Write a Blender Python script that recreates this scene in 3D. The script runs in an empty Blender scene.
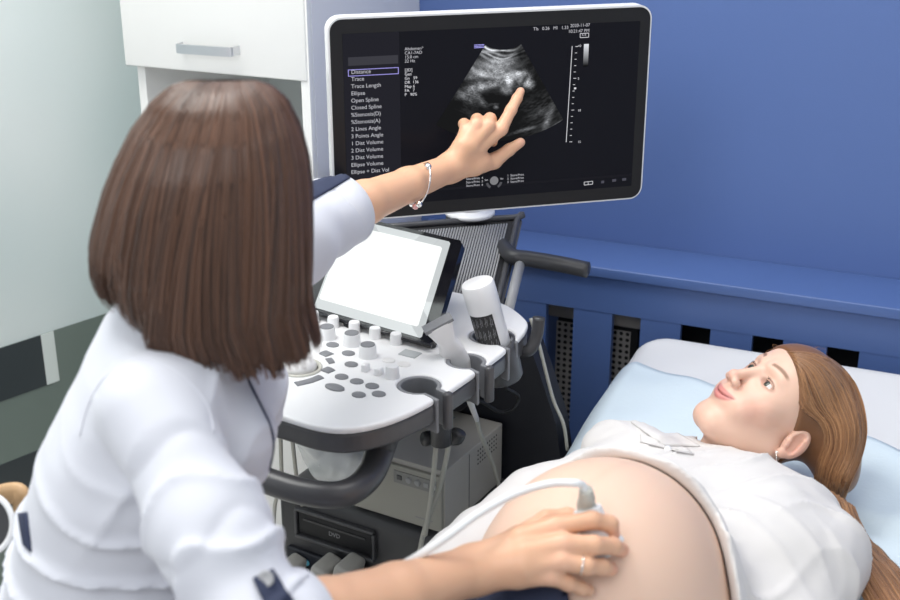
import bpy, bmesh, math, random
import numpy as np
from mathutils import Vector, Matrix
random.seed(7); rng = np.random.default_rng(7)
S = bpy.context.scene; COL = S.collection

# ------------------------------------------------------------ camera, sky, lights, exposure
H = 1.60; TH = math.radians(21.5); F = 1250.0
cam_d = bpy.data.cameras.new('camera'); cam = bpy.data.objects.new('camera', cam_d); COL.objects.link(cam)
cam.location = (0, 0, H); cam.rotation_euler = (math.pi/2 - TH, 0, 0)
cam_d.sensor_width = 36; cam_d.lens = 50; cam_d.clip_start = .05
cam_d.dof.use_dof = True; cam_d.dof.focus_distance = 2.0; cam_d.dof.aperture_fstop = 4.8
S.camera = cam
W = bpy.data.worlds.new('world'); S.world = W; W.use_nodes = True
W.node_tree.nodes['Background'].inputs[0].default_value = (.93, .96, 1, 1)
W.node_tree.nodes['Background'].inputs[1].default_value = .72
def area(name, loc, target, sx, sy, power, col=(1, 1, 1)):
    d = bpy.data.lights.new(name, 'AREA'); d.shape = 'RECTANGLE'; d.size = sx; d.size_y = sy; d.energy = power; d.color = col
    o = bpy.data.objects.new(name, d); COL.objects.link(o); o.location = loc
    o.rotation_euler = (Vector(target) - Vector(loc)).to_track_quat('-Z', 'Y').to_euler(); return o
area('overhead_area_light', (.5, 1.7, 3.0), (.4, 1.8, 0), 1.2, 1.2, 15, (1, .98, .95))
area('overhead_area_light', (-.75, 1.75, 2.85), (-.5, 2.0, 0), .9, .9, 34, (1, .99, .96))  # added lamp, no fixture seen; brightens the glass and cupboard at left
area('window_light', (-1.0, -.5, 2.7), (.1, 1.6, .8), 1.0, 1.0, 19, (.95, .98, 1))
S.view_settings.view_transform = 'Standard'; S.view_settings.look = 'None'
S.view_settings.gamma = 1; S.view_settings.use_curve_mapping = False
S.view_settings.exposure = 0.10

# ------------------------------------------------------------ geometry helpers
ct, st = math.cos(TH), math.sin(TH)
RGT = np.array([1., 0, 0]); UPV = np.array([0, st, ct]); TOW = np.array([0, -ct, st])   # right, up, toward the viewer
def ray(px, py):
    a = (px-450)/F; b = (300-py)/F
    return np.array([a, ct+b*st, -st+b*ct])
def P(px, py, d):                 # point at distance d along the view
    return np.array([0, 0, H]) + d*ray(px, py)
def PZ(px, py, z):
    r = ray(px, py); return np.array([0, 0, H]) + r*((z-H)/r[2])
def PN(px, py, pt, n):            # on a plane
    r = ray(px, py); o = np.array([0, 0, H]); t = np.dot(np.array(pt)-o, n)/np.dot(r, n); return o+t*r

def setp(o, label=None, cat=None, group=None, kind=None):
    if label: o['label'] = label
    if cat: o['category'] = cat
    if group: o['group'] = group
    if kind: o['kind'] = kind
    return o
def thing(name, label, cat, loc=(0, 0, 0), rz=0, group=None):
    o = bpy.data.objects.new(name, None); COL.objects.link(o); o.location = loc; o.rotation_euler = (0, 0, rz)
    o.empty_display_size = .05
    return setp(o, label, cat, group)
def mk(name, verts, faces, m=None, parent=None, smooth=False, world=False, label=None):
    me = bpy.data.meshes.new(name)
    me.from_pydata([tuple(map(float, v)) for v in verts], [], [tuple(int(i) for i in f) for f in faces]); me.update()
    if smooth: me.shade_smooth()
    o = bpy.data.objects.new(name, me); COL.objects.link(o)
    if m: me.materials.append(m)
    if parent:
        o.parent = parent
        if world:
            M = Matrix.LocRotScale(parent.location, parent.rotation_euler, None)
            if parent.parent:
                M = Matrix.LocRotScale(parent.parent.location, parent.parent.rotation_euler, None) @ M
            me.transform(M.inverted())
    if label: o['label'] = label
    return o
class MB:                          # gathers shapes into one mesh
    def __init__(s): s.v = []; s.f = []
    def add(s, v, f):
        n = len(s.v); s.v += [tuple(x) for x in v]; s.f += [tuple(i+n for i in q) for q in f]; return s
    def box(s, c, size, bev=0, R=None):
        bm = bmesh.new(); bmesh.ops.create_cube(bm, size=1)
        for v in bm.verts: v.co = Vector((v.co.x*size[0], v.co.y*size[1], v.co.z*size[2]))
        if bev: bmesh.ops.bevel(bm, geom=bm.edges[:], offset=bev, segments=3, profile=.5, affect='EDGES')
        if R is not None: bm.transform(R.to_4x4() if len(R) == 3 else R)
        bm.transform(Matrix.Translation(Vector(c)))
        v = [tuple(x.co) for x in bm.verts]; f = [[x.index for x in q.verts] for q in bm.faces]; bm.free(); return s.add(v, f)
    def tube(s, pts, r, n=12, cap=True, flat=None):
        pts = [np.array(p, float) for p in pts]; m = len(pts)
        rs = r if hasattr(r, '__len__') else [r]*m
        ref = None; V = []; Fc = []
        for i in range(m):
            t = pts[min(i+1, m-1)] - pts[max(i-1, 0)]; t = t/(np.linalg.norm(t)+1e-9)
            if ref is None:
                a = np.array([0, 0, 1.]) if abs(t[2]) < .9 else np.array([1., 0, 0]); ref = np.cross(t, a)
            ref = ref - t*np.dot(ref, t); ref /= np.linalg.norm(ref)+1e-9; b = np.cross(t, ref)
            for k in range(n):
                an = 2*math.pi*k/n; V.append(pts[i] + rs[i]*(math.cos(an)*ref + (flat or 1)*math.sin(an)*b))
        for i in range(m-1):
            for k in range(n):
                Fc.append((i*n+k, i*n+(k+1) % n, (i+1)*n+(k+1) % n, (i+1)*n+k))
        if cap: Fc.append(tuple(range(n))[::-1]); Fc.append(tuple((m-1)*n+k for k in range(n)))
        return s.add(V, Fc)
    def lathe(s, prof, c=(0, 0, 0), axis=(0, 0, 1), n=24):      # prof: (radius, height) pairs
        ax = np.array(axis, float); ax /= np.linalg.norm(ax)
        a = np.array([1., 0, 0]) if abs(ax[0]) < .8 else np.array([0, 1., 0]); u = np.cross(ax, a); u /= np.linalg.norm(u); w = np.cross(ax, u)
        V = []; Fc = []; c = np.array(c, float)
        for r, h in prof:
            for k in range(n):
                t = 2*math.pi*k/n; V.append(c+ax*h+r*(math.cos(t)*u+math.sin(t)*w))
        for i in range(len(prof)-1):
            for k in range(n): Fc.append((i*n+k, i*n+(k+1) % n, (i+1)*n+(k+1) % n, (i+1)*n+k))
        Fc.append(tuple(range(n))[::-1]); Fc.append(tuple((len(prof)-1)*n+k for k in range(n)))
        return s.add(V, Fc)
    def prism(s, poly, z0, z1):
        n = len(poly); V = [(x, y, z0) for x, y in poly]+[(x, y, z1) for x, y in poly]
        return s.add(V, [tuple(range(n))[::-1], tuple(range(n, 2*n))]+[(i, (i+1) % n, n+(i+1) % n, n+i) for i in range(n)])
    def out(s, name, m, parent=None, smooth=False, world=False, label=None, auto=None):
        o = mk(name, s.v, s.f, m, parent, smooth or auto is not None, world, label)
        if auto is not None:
            try: o.data.set_sharp_from_angle(angle=math.radians(auto))
            except Exception: pass
        return o
def spline(pts, n=8):              # Catmull-Rom through the points
    p = [np.array(q, float) for q in pts]; p = [2*p[0]-p[1]]+p+[2*p[-1]-p[-2]]; out = []
    for i in range(1, len(p)-2):
        for k in range(n):
            t = k/n; out.append(.5*((2*p[i])+(-p[i-1]+p[i+1])*t+(2*p[i-1]-5*p[i]+4*p[i+1]-p[i+2])*t*t+(-p[i-1]+3*p[i]-3*p[i+1]+p[i+2])*t**3))
    out.append(p[-2]); return out

# signed distance modelling: fields on a grid, surface by naive surface nets
def nets(fn, lo, hi, h, full=False):
    lo = np.array(lo, float); hi = np.array(hi, float); n = np.ceil((hi-lo)/h).astype(int)+1
    X = lo[0]+h*np.arange(n[0]); Y = lo[1]+h*np.arange(n[1]); Z = lo[2]+h*np.arange(n[2])
    if full:
        D = np.empty(tuple(n), np.float32); sl = max(1, int(1.5e6/(n[1]*n[2])))
        for i in range(0, n[0], sl):
            g = np.meshgrid(X[i:i+sl], Y, Z, indexing='ij'); D[i:i+sl] = fn(np.stack(g, -1))
    else:                         # only blocks near the surface are sampled finely
        B = 8; nb = (n+B-1)//B; N = nb*B; D = np.empty(tuple(N), np.float32)
        ctr = [lo[k]+h*(np.arange(nb[k])*B+(B-1)/2) for k in range(3)]; C = np.stack(np.meshgrid(*ctr, indexing='ij'), -1).astype(np.float32)
        dc = fn(C.reshape(-1, 1, 3)).reshape(tuple(nb)); D5 = np.repeat(np.repeat(np.repeat(dc, B, 0), B, 1), B, 2); D[:] = D5
        act = np.argwhere(np.abs(dc) < h*B*1.35+.006); off = (np.stack(np.meshgrid(*[np.arange(B)]*3, indexing='ij'), -1)).reshape(-1, 3)
        for i in range(0, len(act), 2500):
            a = act[i:i+2500]; ix = (a[:, None]*B+off[None]); v = fn((lo+h*ix).astype(np.float32)); D[ix[..., 0], ix[..., 1], ix[..., 2]] = v
        D = D[:n[0], :n[1], :n[2]]
    s = D < 0
    occ = np.zeros(tuple(n-1), np.int8)
    for a in (0, 1):
        for b in (0, 1):
            for c in (0, 1): occ += s[a:n[0]-1+a, b:n[1]-1+b, c:n[2]-1+c]
    act = (occ > 0) & (occ < 8); idx = -np.ones(act.shape, np.int64); I = np.argwhere(act); idx[act] = np.arange(len(I))
    acc = np.zeros((len(I), 3)); cnt = np.zeros(len(I))
    for ax in range(3):
        e = [a for a in range(3) if a != ax]
        for a in (0, 1):
            for b in (0, 1):
                o0 = np.zeros(3, int); o0[e[0]] = a; o0[e[1]] = b; o1 = o0.copy(); o1[ax] = 1
                q0 = I+o0; q1 = I+o1; d0 = D[q0[:, 0], q0[:, 1], q0[:, 2]]; d1 = D[q1[:, 0], q1[:, 1], q1[:, 2]]
                m = (d0 < 0) != (d1 < 0); t = np.where(m, d0/np.where(m, d0-d1, 1), 0)
                p = q0.astype(float); p[:, ax] += t; acc += p*m[:, None]; cnt += m
    V = lo + h*acc/np.maximum(cnt, 1)[:, None]
    quads = []
    for ax in range(3):
        e = [a for a in range(3) if a != ax]
        A = s.take(range(n[ax]-1), axis=ax); B = s.take(range(1, n[ax]), axis=ax)
        E = np.argwhere(A != B); E = E[(E[:, e[0]] > 0) & (E[:, e[1]] > 0) & (E[:, e[0]] < n[e[0]]-1) & (E[:, e[1]] < n[e[1]]-1)]
        if not len(E): continue
        c = []
        for da, db in ((0, 0), (1, 0), (1, 1), (0, 1)):
            q = E.copy(); q[:, e[0]] -= da; q[:, e[1]] -= db; c.append(idx[q[:, 0], q[:, 1], q[:, 2]])
        Q = np.stack(c, 1); ins = s[E[:, 0], E[:, 1], E[:, 2]]
        flip = ins if ax != 1 else ~ins
        Q[~flip] = Q[~flip][:, ::-1]; quads.append(Q)
    Q = np.concatenate(quads); return V, Q[(Q >= 0).all(1)]
def fastmesh(name, V, Q, m=None, parent=None, smooth=True, world=False, label=None, col=None):
    me = bpy.data.meshes.new(name)
    if parent and world:
        M = Matrix.LocRotScale(parent.location, parent.rotation_euler, None)
        if parent.parent: M = Matrix.LocRotScale(parent.parent.location, parent.parent.rotation_euler, None) @ M
        Mi = np.array(M.inverted()); V = V @ Mi[:3, :3].T + Mi[:3, 3]
    k = Q.shape[1]
    me.vertices.add(len(V)); me.vertices.foreach_set('co', V.astype(np.float32).ravel())
    me.loops.add(Q.size); me.loops.foreach_set('vertex_index', Q.astype(np.int32).ravel())
    me.polygons.add(len(Q)); me.polygons.foreach_set('loop_start', (np.arange(len(Q))*k).astype(np.int32))
    me.update(calc_edges=True); me.validate()
    if smooth: me.shade_smooth()
    if col is not None:
        ca = me.color_attributes.new('tint', 'FLOAT_COLOR', 'POINT')
        c4 = np.ones((len(V), 4), np.float32); c4[:, :3] = col; ca.data.foreach_set('color', c4.ravel())
    o = bpy.data.objects.new(name, me); COL.objects.link(o)
    if m: me.materials.append(m)
    if parent: o.parent = parent
    if label: o['label'] = label
    return o
def join_arr(parts):
    vs = []; qs = []; n = 0
    for V, Q in parts: vs.append(V); qs.append(Q+n); n += len(V)
    return np.concatenate(vs), np.concatenate(qs)
def relax(V, Q, it=1, lam=.5):
    n = len(V); V = V.copy()
    a = np.concatenate([Q, np.roll(Q, -1, 1)], 0).reshape(-1)
    e0 = Q.reshape(-1); e1 = np.roll(Q, -1, 1).reshape(-1)
    i = np.concatenate([e0, e1]); j = np.concatenate([e1, e0]); c = np.bincount(i, minlength=n)
    for _ in range(it):
        for l in (lam, -lam*.9 if it > 1 else 0):
            if l == 0: continue
            A = np.stack([np.bincount(i, weights=V[j, k], minlength=n) for k in range(3)], 1)/np.maximum(c, 1)[:, None]
            V += l*(A-V)
    return V
def smin(a, b, k): h = np.clip(.5+.5*(b-a)/k, 0, 1); return b+(a-b)*h - k*h*(1-h)
def smax(a, b, k): return -smin(-a, -b, k)
def cone(p, a, b, ra, rb):         # tapered round limb
    a = np.array(a, np.float32); b = np.array(b, np.float32); ab = b-a; L = float(ab@ab)
    q = p-a; h = np.clip((q@ab)/L, 0, 1); return np.sqrt(((q-h[..., None]*ab)**2).sum(-1)) - (ra+(rb-ra)*h)
def ell(p, c, r, R=None):          # ellipsoid, R rows are its axes
    q = p-np.array(c, np.float32)
    if R is not None: q = q@np.array(R, np.float32).T
    r = np.array(r, np.float32); k0 = np.sqrt(((q/r)**2).sum(-1)); k1 = np.sqrt(((q/(r*r))**2).sum(-1))+1e-9
    return k0*(k0-1)/k1
def chain(p, pts, rs, k=0.004):
    d = None
    for i in range(len(pts)-1):
        c = cone(p, pts[i], pts[i+1], rs[i], rs[i+1]); d = c if d is None else smin(d, c, k)
    return d
def loft(p, lv, power=2.0):         # stacked ellipses: (z, cx, cy, rx, ry)
    lv = np.array(sorted(lv), np.float32); z = p[..., 2]; g = [np.interp(z, lv[:, 0], lv[:, i]) for i in (1, 2, 3, 4)]
    e = (np.abs((p[..., 0]-g[0])/g[2])**power + np.abs((p[..., 1]-g[1])/g[3])**power)**(1/power)
    d = (e-1)*np.minimum(g[2], g[3]); return np.maximum(d, np.maximum(lv[0, 0]-z, z-lv[-1, 0]))
def poly2(x, y, pts):               # signed distance to a polygon
    pts = np.array(pts, np.float32); n = len(pts); d = np.full(x.shape, 1e9, np.float32); s = np.ones(x.shape, np.float32)
    for i in range(n):
        a = pts[i]; b = pts[i-1]; ex, ey = b-a; wx = x-a[0]; wy = y-a[1]
        t = np.clip((wx*ex+wy*ey)/(ex*ex+ey*ey+1e-12), 0, 1); d = np.minimum(d, (wx-ex*t)**2+(wy-ey*t)**2)
        c1 = y >= a[1]; c2 = y < b[1]; c3 = ex*wy > ey*wx; f = (c1 & c2 & c3) | (~c1 & ~c2 & ~c3); s = np.where(f, -s, s)
    return s*np.sqrt(d)
def wave(p, seed, sc, n=5):         # cheap smooth noise from summed sines
    r = np.random.default_rng(seed); o = 0
    for i in range(n):
        k = r.normal(size=3); k /= np.linalg.norm(k); o = o+np.sin((p@(k*sc*(1+.7*i)).astype(np.float32))+r.uniform(0, 6.28)+1.3*np.sin(p@(r.normal(size=3)*sc*.6).astype(np.float32)))/(1+.6*i)
    return o/2.2

# ------------------------------------------------------------ materials
def mat(name, col, rough=.5, metal=0, sss=0, bump=None, coat=0, emis=None, es=1, spec=.5, vary=None, attr=False, trans=0, sheen=0, alpha=1):
    m = bpy.data.materials.new(name); m.use_nodes = True; nt = m.node_tree; b = nt.nodes['Principled BSDF']; I = b.inputs
    I['Base Color'].default_value = (*col, 1); I['Roughness'].default_value = rough; I['Metallic'].default_value = metal
    I['Specular IOR Level'].default_value = spec; I['Coat Weight'].default_value = coat; I['Transmission Weight'].default_value = trans
    I['Sheen Weight'].default_value = sheen; I['Alpha'].default_value = alpha
    if sss: I['Subsurface Weight'].default_value = sss; I['Subsurface Radius'].default_value = (.012, .004, .002); I['Subsurface Scale'].default_value = 1
    if emis: I['Emission Color'].default_value = (*emis, 1); I['Emission Strength'].default_value = es
    tc = nt.nodes.new('ShaderNodeTexCoord')
    src = None
    if attr:
        a = nt.nodes.new('ShaderNodeAttribute'); a.attribute_name = 'tint'; src = a.outputs['Color']
        nt.links.new(src, I['Base Color'])
    if vary:                        # (scale, amount): gentle mottling
        n = nt.nodes.new('ShaderNodeTexNoise'); n.inputs['Scale'].default_value = vary[0]; n.inputs['Detail'].default_value = 5; nt.links.new(tc.outputs['Object'], n.inputs['Vector'])
        mr = nt.nodes.new('ShaderNodeMapRange'); mr.inputs['From Min'].default_value = .3; mr.inputs['From Max'].default_value = .7
        mr.inputs['To Min'].default_value = 1-vary[1]; mr.inputs['To Max'].default_value = 1+vary[1]; nt.links.new(n.outputs['Fac'], mr.inputs['Value'])
        mx = nt.nodes.new('ShaderNodeVectorMath'); mx.operation = 'SCALE'; nt.links.new(mr.outputs[0], mx.inputs['Scale'])
        if src: nt.links.new(src, mx.inputs[0])
        else: mx.inputs[0].default_value = col
        nt.links.new(mx.outputs[0], I['Base Color'])
    if bump:                        # (scale, strength)
        n = nt.nodes.new('ShaderNodeTexNoise'); n.inputs['Scale'].default_value = bump[0]; n.inputs['Detail'].default_value = 4; nt.links.new(tc.outputs['Object'], n.inputs['Vector'])
        bp = nt.nodes.new('ShaderNodeBump'); bp.inputs['Strength'].default_value = bump[1]; bp.inputs['Distance'].default_value = .002
        nt.links.new(n.outputs['Fac'], bp.inputs['Height']); nt.links.new(bp.outputs[0], I['Normal'])
    return m
M = dict(
 blue=mat('blue_paint', (.088, .150, .36), .5, bump=(300, .08)),
 blue2=mat('blue_board', (.072, .128, .315), .38),
 white_wall=mat('white_wall', (.78, .80, .80), .7),
 cab_blue_bounce=mat('cabinet_side_blue_bounce', (.66, .67, .71), .5),  # white cupboard side with blue bounce from the wall put into its colour
 cab=mat('cabinet_white', (.84, .84, .82), .35),
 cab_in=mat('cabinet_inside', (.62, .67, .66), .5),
 floor=mat('floor_vinyl', (.62, .60, .56), .35, vary=(3, .06)),
 chrome=mat('satin_metal', (.72, .73, .75), .3, 1),
 silver=mat('silver', (.9, .88, .86), .18, 1),
 black=mat('dark_recess', (.008, .008, .010), .6),
 rad=mat('radiator_enamel', (.34, .32, .30), .5),
 dgrey=mat('charcoal_plastic', (.040, .040, .044), .38, bump=(900, .12)),
 dgrey2=mat('graphite_plastic', (.065, .065, .07), .33, bump=(900, .1)),
 mgrey=mat('grey_rubber', (.20, .205, .22), .5),
 lgrey=mat('light_grey_plastic', (.36, .36, .37), .45),
 hull=mat('navy_black_hull', (.010, .011, .018), .5),
 wplas=mat('white_plastic', (.80, .80, .81), .3, coat=.2),
 wplas2=mat('warm_white_plastic', (.74, .73, .73), .35),
 btn=mat('button_grey', (.19, .195, .21), .5),
 bezel=mat('bezel_black', (.010, .010, .012), .4, spec=.3, bump=(1200, .1)),
 glassblk=mat('black_glass', (.006, .006, .009), .08, spec=.6),
 steel=mat('device_grey_enamel', (.47, .45, .42), .45, vary=(14, .05)),
 cable=mat('cable_grey', (.50, .49, .44), .45),
 cablew=mat('cable_white', (.80, .80, .80), .4),
 coat=mat('coat_cotton', (.64, .65, .705), .85, sheen=.2, bump=(700, .12)),
 navy=mat('navy_cloth', (.022, .030, .068), .8, bump=(700, .2)),
 shirt=mat('shirt_cotton', (.68, .655, .64), .8, sheen=.15, bump=(500, .1)),
 couch=mat('couch_vinyl', (.74, .74, .745), .38),
 sheet=mat('pale_blue_sheet', (.65, .75, .81), .75, bump=(120, .25)),
)
def emission(name, col, s):
    m = bpy.data.materials.new(name); m.use_nodes = True; nt = m.node_tree; nt.nodes.clear()
    e = nt.nodes.new('ShaderNodeEmission'); e.inputs[0].default_value = (*col, 1); e.inputs[1].default_value = s
    o = nt.nodes.new('ShaderNodeOutputMaterial'); nt.links.new(e.outputs[0], o.inputs[0]); return m
# ------------------------------------------------------------ the room (back wall runs along WV, faces -NV)
a23 = math.radians(23)
WV = np.array([math.cos(a23), -math.sin(a23), 0]); NV = np.array([math.sin(a23), math.cos(a23), 0])
CW = 2.446; ZU = np.array([0, 0, 1.])
def onwall(px, py, off=0): return PN(px, py, NV*(CW-off), NV)
def wl(u, z, off=0): return WV*u + NV*(CW-off) + ZU*z       # along the wall, height, distance in front of it
def wbox(mb, u0, u1, z0, z1, o0, o1, bev=0):                 # box in wall axes
    c = wl((u0+u1)/2, (z0+z1)/2, (o0+o1)/2)
    return mb.box(c, (u1-u0, o1-o0, z1-z0), bev, Matrix.Rotation(-a23, 3, 'Z'))
U = lambda px, py, off=0: float(onwall(px, py, off)@WV)
ZW = lambda px, py, off=0: float(onwall(px, py, off)[2])
def struct(o): o['kind'] = 'structure'; return o
mb = MB(); v = [wl(-2.6, 0, 3.6), wl(2.2, 0, 3.6), wl(2.2, 0, -.12), wl(-2.6, 0, -.12)]
mb.add([x for x in v]+[x-ZU*.05 for x in v], [(0, 1, 2, 3), (7, 6, 5, 4), (0, 4, 5, 1), (1, 5, 6, 2), (2, 6, 7, 3), (3, 7, 4, 0)])
struct(mb.out('floor', M['floor']))
u_c = U(420, 30)
mb = MB(); wbox(mb, u_c-.05, 2.2, 0, 2.9, -.1, 0); struct(mb.out('wall_back', M['blue']))
mb = MB(); wbox(mb, -2.6, u_c-.05, 0, 2.9, -.1, 0); struct(mb.out('wall_back_white', M['white_wall']))
mb = MB(); wbox(mb, 2.2, 2.3, 0, 2.9, -.1, 3.6); struct(mb.out('wall_right', M['white_wall']))
# blue radiator screen: ledge, apron, slats
LO = .155
zt = ZW(740, 285, LO)
scr = thing('radiator_cover', 'deep blue slatted radiator cover with a shelf top running under the blue wall', 'radiator cover', wl(.4, 0, .01), -a23)
uL, uR = u_c+.02, 2.19
mb = MB(); wbox(mb, uL, uR, zt-.022, zt, .001, LO+.012, .003); mb.out('shelf_top', M['blue2'], scr, world=True, auto=35)
slots = [(547, 572, 350), (610, 638, 360), (678, 708, 345), (751, 784, 352), (828, 863, 362)]
us = [(U(a, y, LO), U(b, y, LO)) for a, b, y in slots]
pitch = (us[-1][0]-us[0][0])/4; sw = sum(b-a for a, b in us)/5
z_ap = ZW(560, 306, LO)
mb = MB(); wbox(mb, uL, uR, z_ap, zt-.022, LO-.02, LO); mb.out('apron_board', M['blue2'], scr, world=True, auto=35)
k = us[0][1]-pitch*4; first = True
while k < uR:
    a, b = k, min(k+pitch-sw, uR)
    if b > uL:
        mb = MB(); wbox(mb, max(a, uL), b, 0.0, z_ap, LO-.018, LO-.001); mb.out('slat', M['blue2'], scr, world=True)
    k += pitch
mb = MB(); wbox(mb, uL, uR, .0, .08, .10, LO-.019); mb.out('bottom_rail', M['blue2'], scr, world=True)
rad = thing('radiator', 'perforated grey-brown radiator seen through the first slots of the blue cover', 'radiator', wl(us[0][0], .12, .07), -a23)
def perforated(u0, u1, z0, z1, off, pit, r):
    v = []; f = []; nu = int((u1-u0)/pit); nz = int((z1-z0)/pit); mb = MB()
    for i in range(nu):
        for j in range(nz):
            cu = u0+(i+.5)*pit; cz = z0+(j+.5)*pit; h = pit/2; V = []
            for q in range(8):
                t = math.pi/4*q+math.pi/8; V.append(wl(cu+r*math.cos(t), cz+r*math.sin(t), off))
            for q in range(8):
                t = math.pi/4*q+math.pi/8; m_ = max(abs(math.cos(t)), abs(math.sin(t)))
                V.append(wl(cu+h*math.cos(t)/m_, cz+h*math.sin(t)/m_, off))
            mb.add(V, [(q, (q+1) % 8, 8+(q+1) % 8, 8+q) for q in range(8)])
            c = [(h, h), (-h, h), (-h, -h), (h, -h)]
            mb.add([wl(cu+x, cz+y, off) for x, y in c]+[V[8+q] for q in range(8)], [(0, 5, 4), (1, 7, 6), (2, 9, 8), (3, 11, 10)])
    return mb
perforated(us[0][0]-.0, us[0][1]+.12, .14, z_ap-.05, .095, .0135, .0042).out('grille', M['rad'], rad, world=True)
mb = MB(); wbox(mb, us[0][0]-.0, us[0][1]+.12, .14, z_ap-.05, .03, .085); mb.out('core', M['black'], rad, world=True)
mb = MB(); wbox(mb, us[0][0]-.02, us[0][1]+.14, z_ap-.05, z_ap-.01, .04, .1, .006); mb.out('top_cover', M['rad'], rad, world=True, auto=35)
mb = MB(); wbox(mb, us[0][1]+.16, uR, .0, zt-.03, .002, .02); struct(mb.out('slot_shade_sheet', M['black']))  # black sheet behind the slats, standing in for shade inside the slots
# white cupboard
CX = us and float(onwall(420, 30)@WV)
q = onwall(420, 30); 
def sidehit(px, py):             # the cabinet's right side plane
    return PN(px, py, q, WV)
dep = CW - float(sidehit(308, 60)@NV)
fz = float(PN(308, 82, NV*(CW-dep), NV)[2])
uF1 = float(q@WV); uF0 = float(PN(127, 30, NV*(CW-dep), NV)@WV)
cb = thing('tall_cupboard', 'tall white cupboard with a drop door above an open niche, behind the seated woman', 'cupboard', wl((uF0+uF1)/2, 0, dep/2), -a23)
mb = MB(); wbox(mb, uF1-.018, uF1, 0, 2.1, .001, dep-.02, .001); mb.out('side_panel', M['cab_blue_bounce'], cb, world=True, auto=35)
mb = MB(); wbox(mb, uF1-.018, uF1-.0005, 0, 2.1, dep-.0195, dep-.003, .0005); mb.out('edge_strip', M['cab'], cb, world=True, auto=35)
mb = MB(); wbox(mb, uF0, uF0+.018, 0, 2.1, .001, dep-.02, .001); mb.out('side_panel', M['cab'], cb, world=True, auto=35)
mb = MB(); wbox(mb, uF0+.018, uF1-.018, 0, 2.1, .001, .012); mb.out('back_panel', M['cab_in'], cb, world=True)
for z in (fz+.015, .72, .08): 
    mb = MB(); wbox(mb, uF0+.018, uF1-.018, z, z+.018, .012, dep-.025); mb.out('shelf', M['cab'], cb, world=True)
mb = MB(); wbox(mb, uF0-.012, uF1-.004, fz, fz+.62, dep-.02, dep, .003); dr = mb.out('door', M['cab'], cb, world=True, auto=35)
h0 = PN(183, 46, NV*(CW-dep), NV); h1 = PN(240, 50, NV*(CW-dep), NV); off = -NV*.028
pts = [h0, h0-NV*.02+WV*.004, h0+off+WV*.012, h1+off-WV*.012, h1-NV*.02-WV*.004, h1]
hm = MB(); pp = spline(pts, 6)
zs = .0085
V = []; Fc = []
for i, p_ in enumerate(pp):
    for dz, o_ in ((zs, 0), (-zs, 0), (-zs, .005), (zs, .005)): V.append(p_+ZU*dz+NV*o_)
for i in range(len(pp)-1):
    for k_ in range(4): Fc.append((i*4+k_, i*4+(k_+1) % 4, i*4+4+(k_+1) % 4, i*4+4+k_))
Fc += [(0, 1, 2, 3), tuple(len(V)-4+i for i in (3, 2, 1, 0))]
mk('handle', V, Fc, M['chrome'], dr, world=True)
mb = MB(); wbox(mb, uF0, uF1-.02, .02, .70, dep-.02, dep, .003); mb.out('door', M['cab'], cb, world=True, auto=35)
# frosted glass door on the left
G0 = P(131, 100, 2.62); ga = math.radians(42); GV = np.array([-math.sin(ga), -math.cos(ga), 0]); GN = np.array([math.cos(ga), -math.sin(ga), 0])
G0 = np.array([G0[0], G0[1], 0]) - GV*.12
def gbox(mb, s0, s1, z0, z1, t0, t1, bev=0):
    c = G0+GV*(s0+s1)/2+ZU*(z0+z1)/2+GN*(t0+t1)/2
    return mb.box(c, (s1-s0, t1-t0, z1-z0), bev, Matrix.Rotation(math.atan2(GV[1], GV[0]), 3, 'Z'))
def gp(px, py): 
    x = PN(px, py, G0, GN); return float((x-G0)@GV), float(x[2])
gm = bpy.data.materials.new('frosted_glass'); gm.use_nodes = True; nt = gm.node_tree; b = nt.nodes['Principled BSDF']
b.inputs['Base Color'].default_value = (.70, .80, .80, 1); b.inputs['Roughness'].default_value = .32; b.inputs['Transmission Weight'].default_value = .25; b.inputs['Specular IOR Level'].default_value = .7
tc = nt.nodes.new('ShaderNodeTexCoord'); n = nt.nodes.new('ShaderNodeTexNoise'); n.inputs['Scale'].default_value = 1.7; n.inputs['Detail'].default_value = 1
r = nt.nodes.new('ShaderNodeValToRGB'); r.color_ramp.elements[0].position = .35; r.color_ramp.elements[0].color = (.70, .80, .80, 1); r.color_ramp.elements[1].position = .65; r.color_ramp.elements[1].color = (.88, .93, .92, 1)
nt.links.new(tc.outputs['Object'], n.inputs['Vector']); nt.links.new(n.outputs['Fac'], r.inputs[0]); nt.links.new(r.outputs[0], b.inputs['Base Color'])
mb = MB(); gbox(mb, 0, 2.2, .0, 2.9, -.006, .006); struct(mb.out('window_1', gm))
s1, z1 = gp(38, 334); s0, z2 = gp(-30, 356); s2, z3 = gp(38, 386); sq, z4 = gp(20, 455); _, z5 = gp(20, 500)
dk = mat('dark_film', (.035, .045, .05), .35); wf = mat('white_film', (.62, .68, .66), .4); gf = mat('olive_film', (.15, .19, .17), .35)
mb = MB(); gbox(mb, 0, 2.2, 0, z1, .007, .0085); struct(mb.out('trim_2', gf))
mb = MB(); gbox(mb, s1, 2.2, z3, z1, .0086, .010); struct(mb.out('trim_3', dk))
mb = MB(); gbox(mb, s1-.03, s1, z3, z1, .0086, .010); struct(mb.out('trim_4', wf))
mb = MB(); gbox(mb, s1+.02, 2.2, z5, z4, .0086, .010); struct(mb.out('trim_5', dk))
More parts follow.
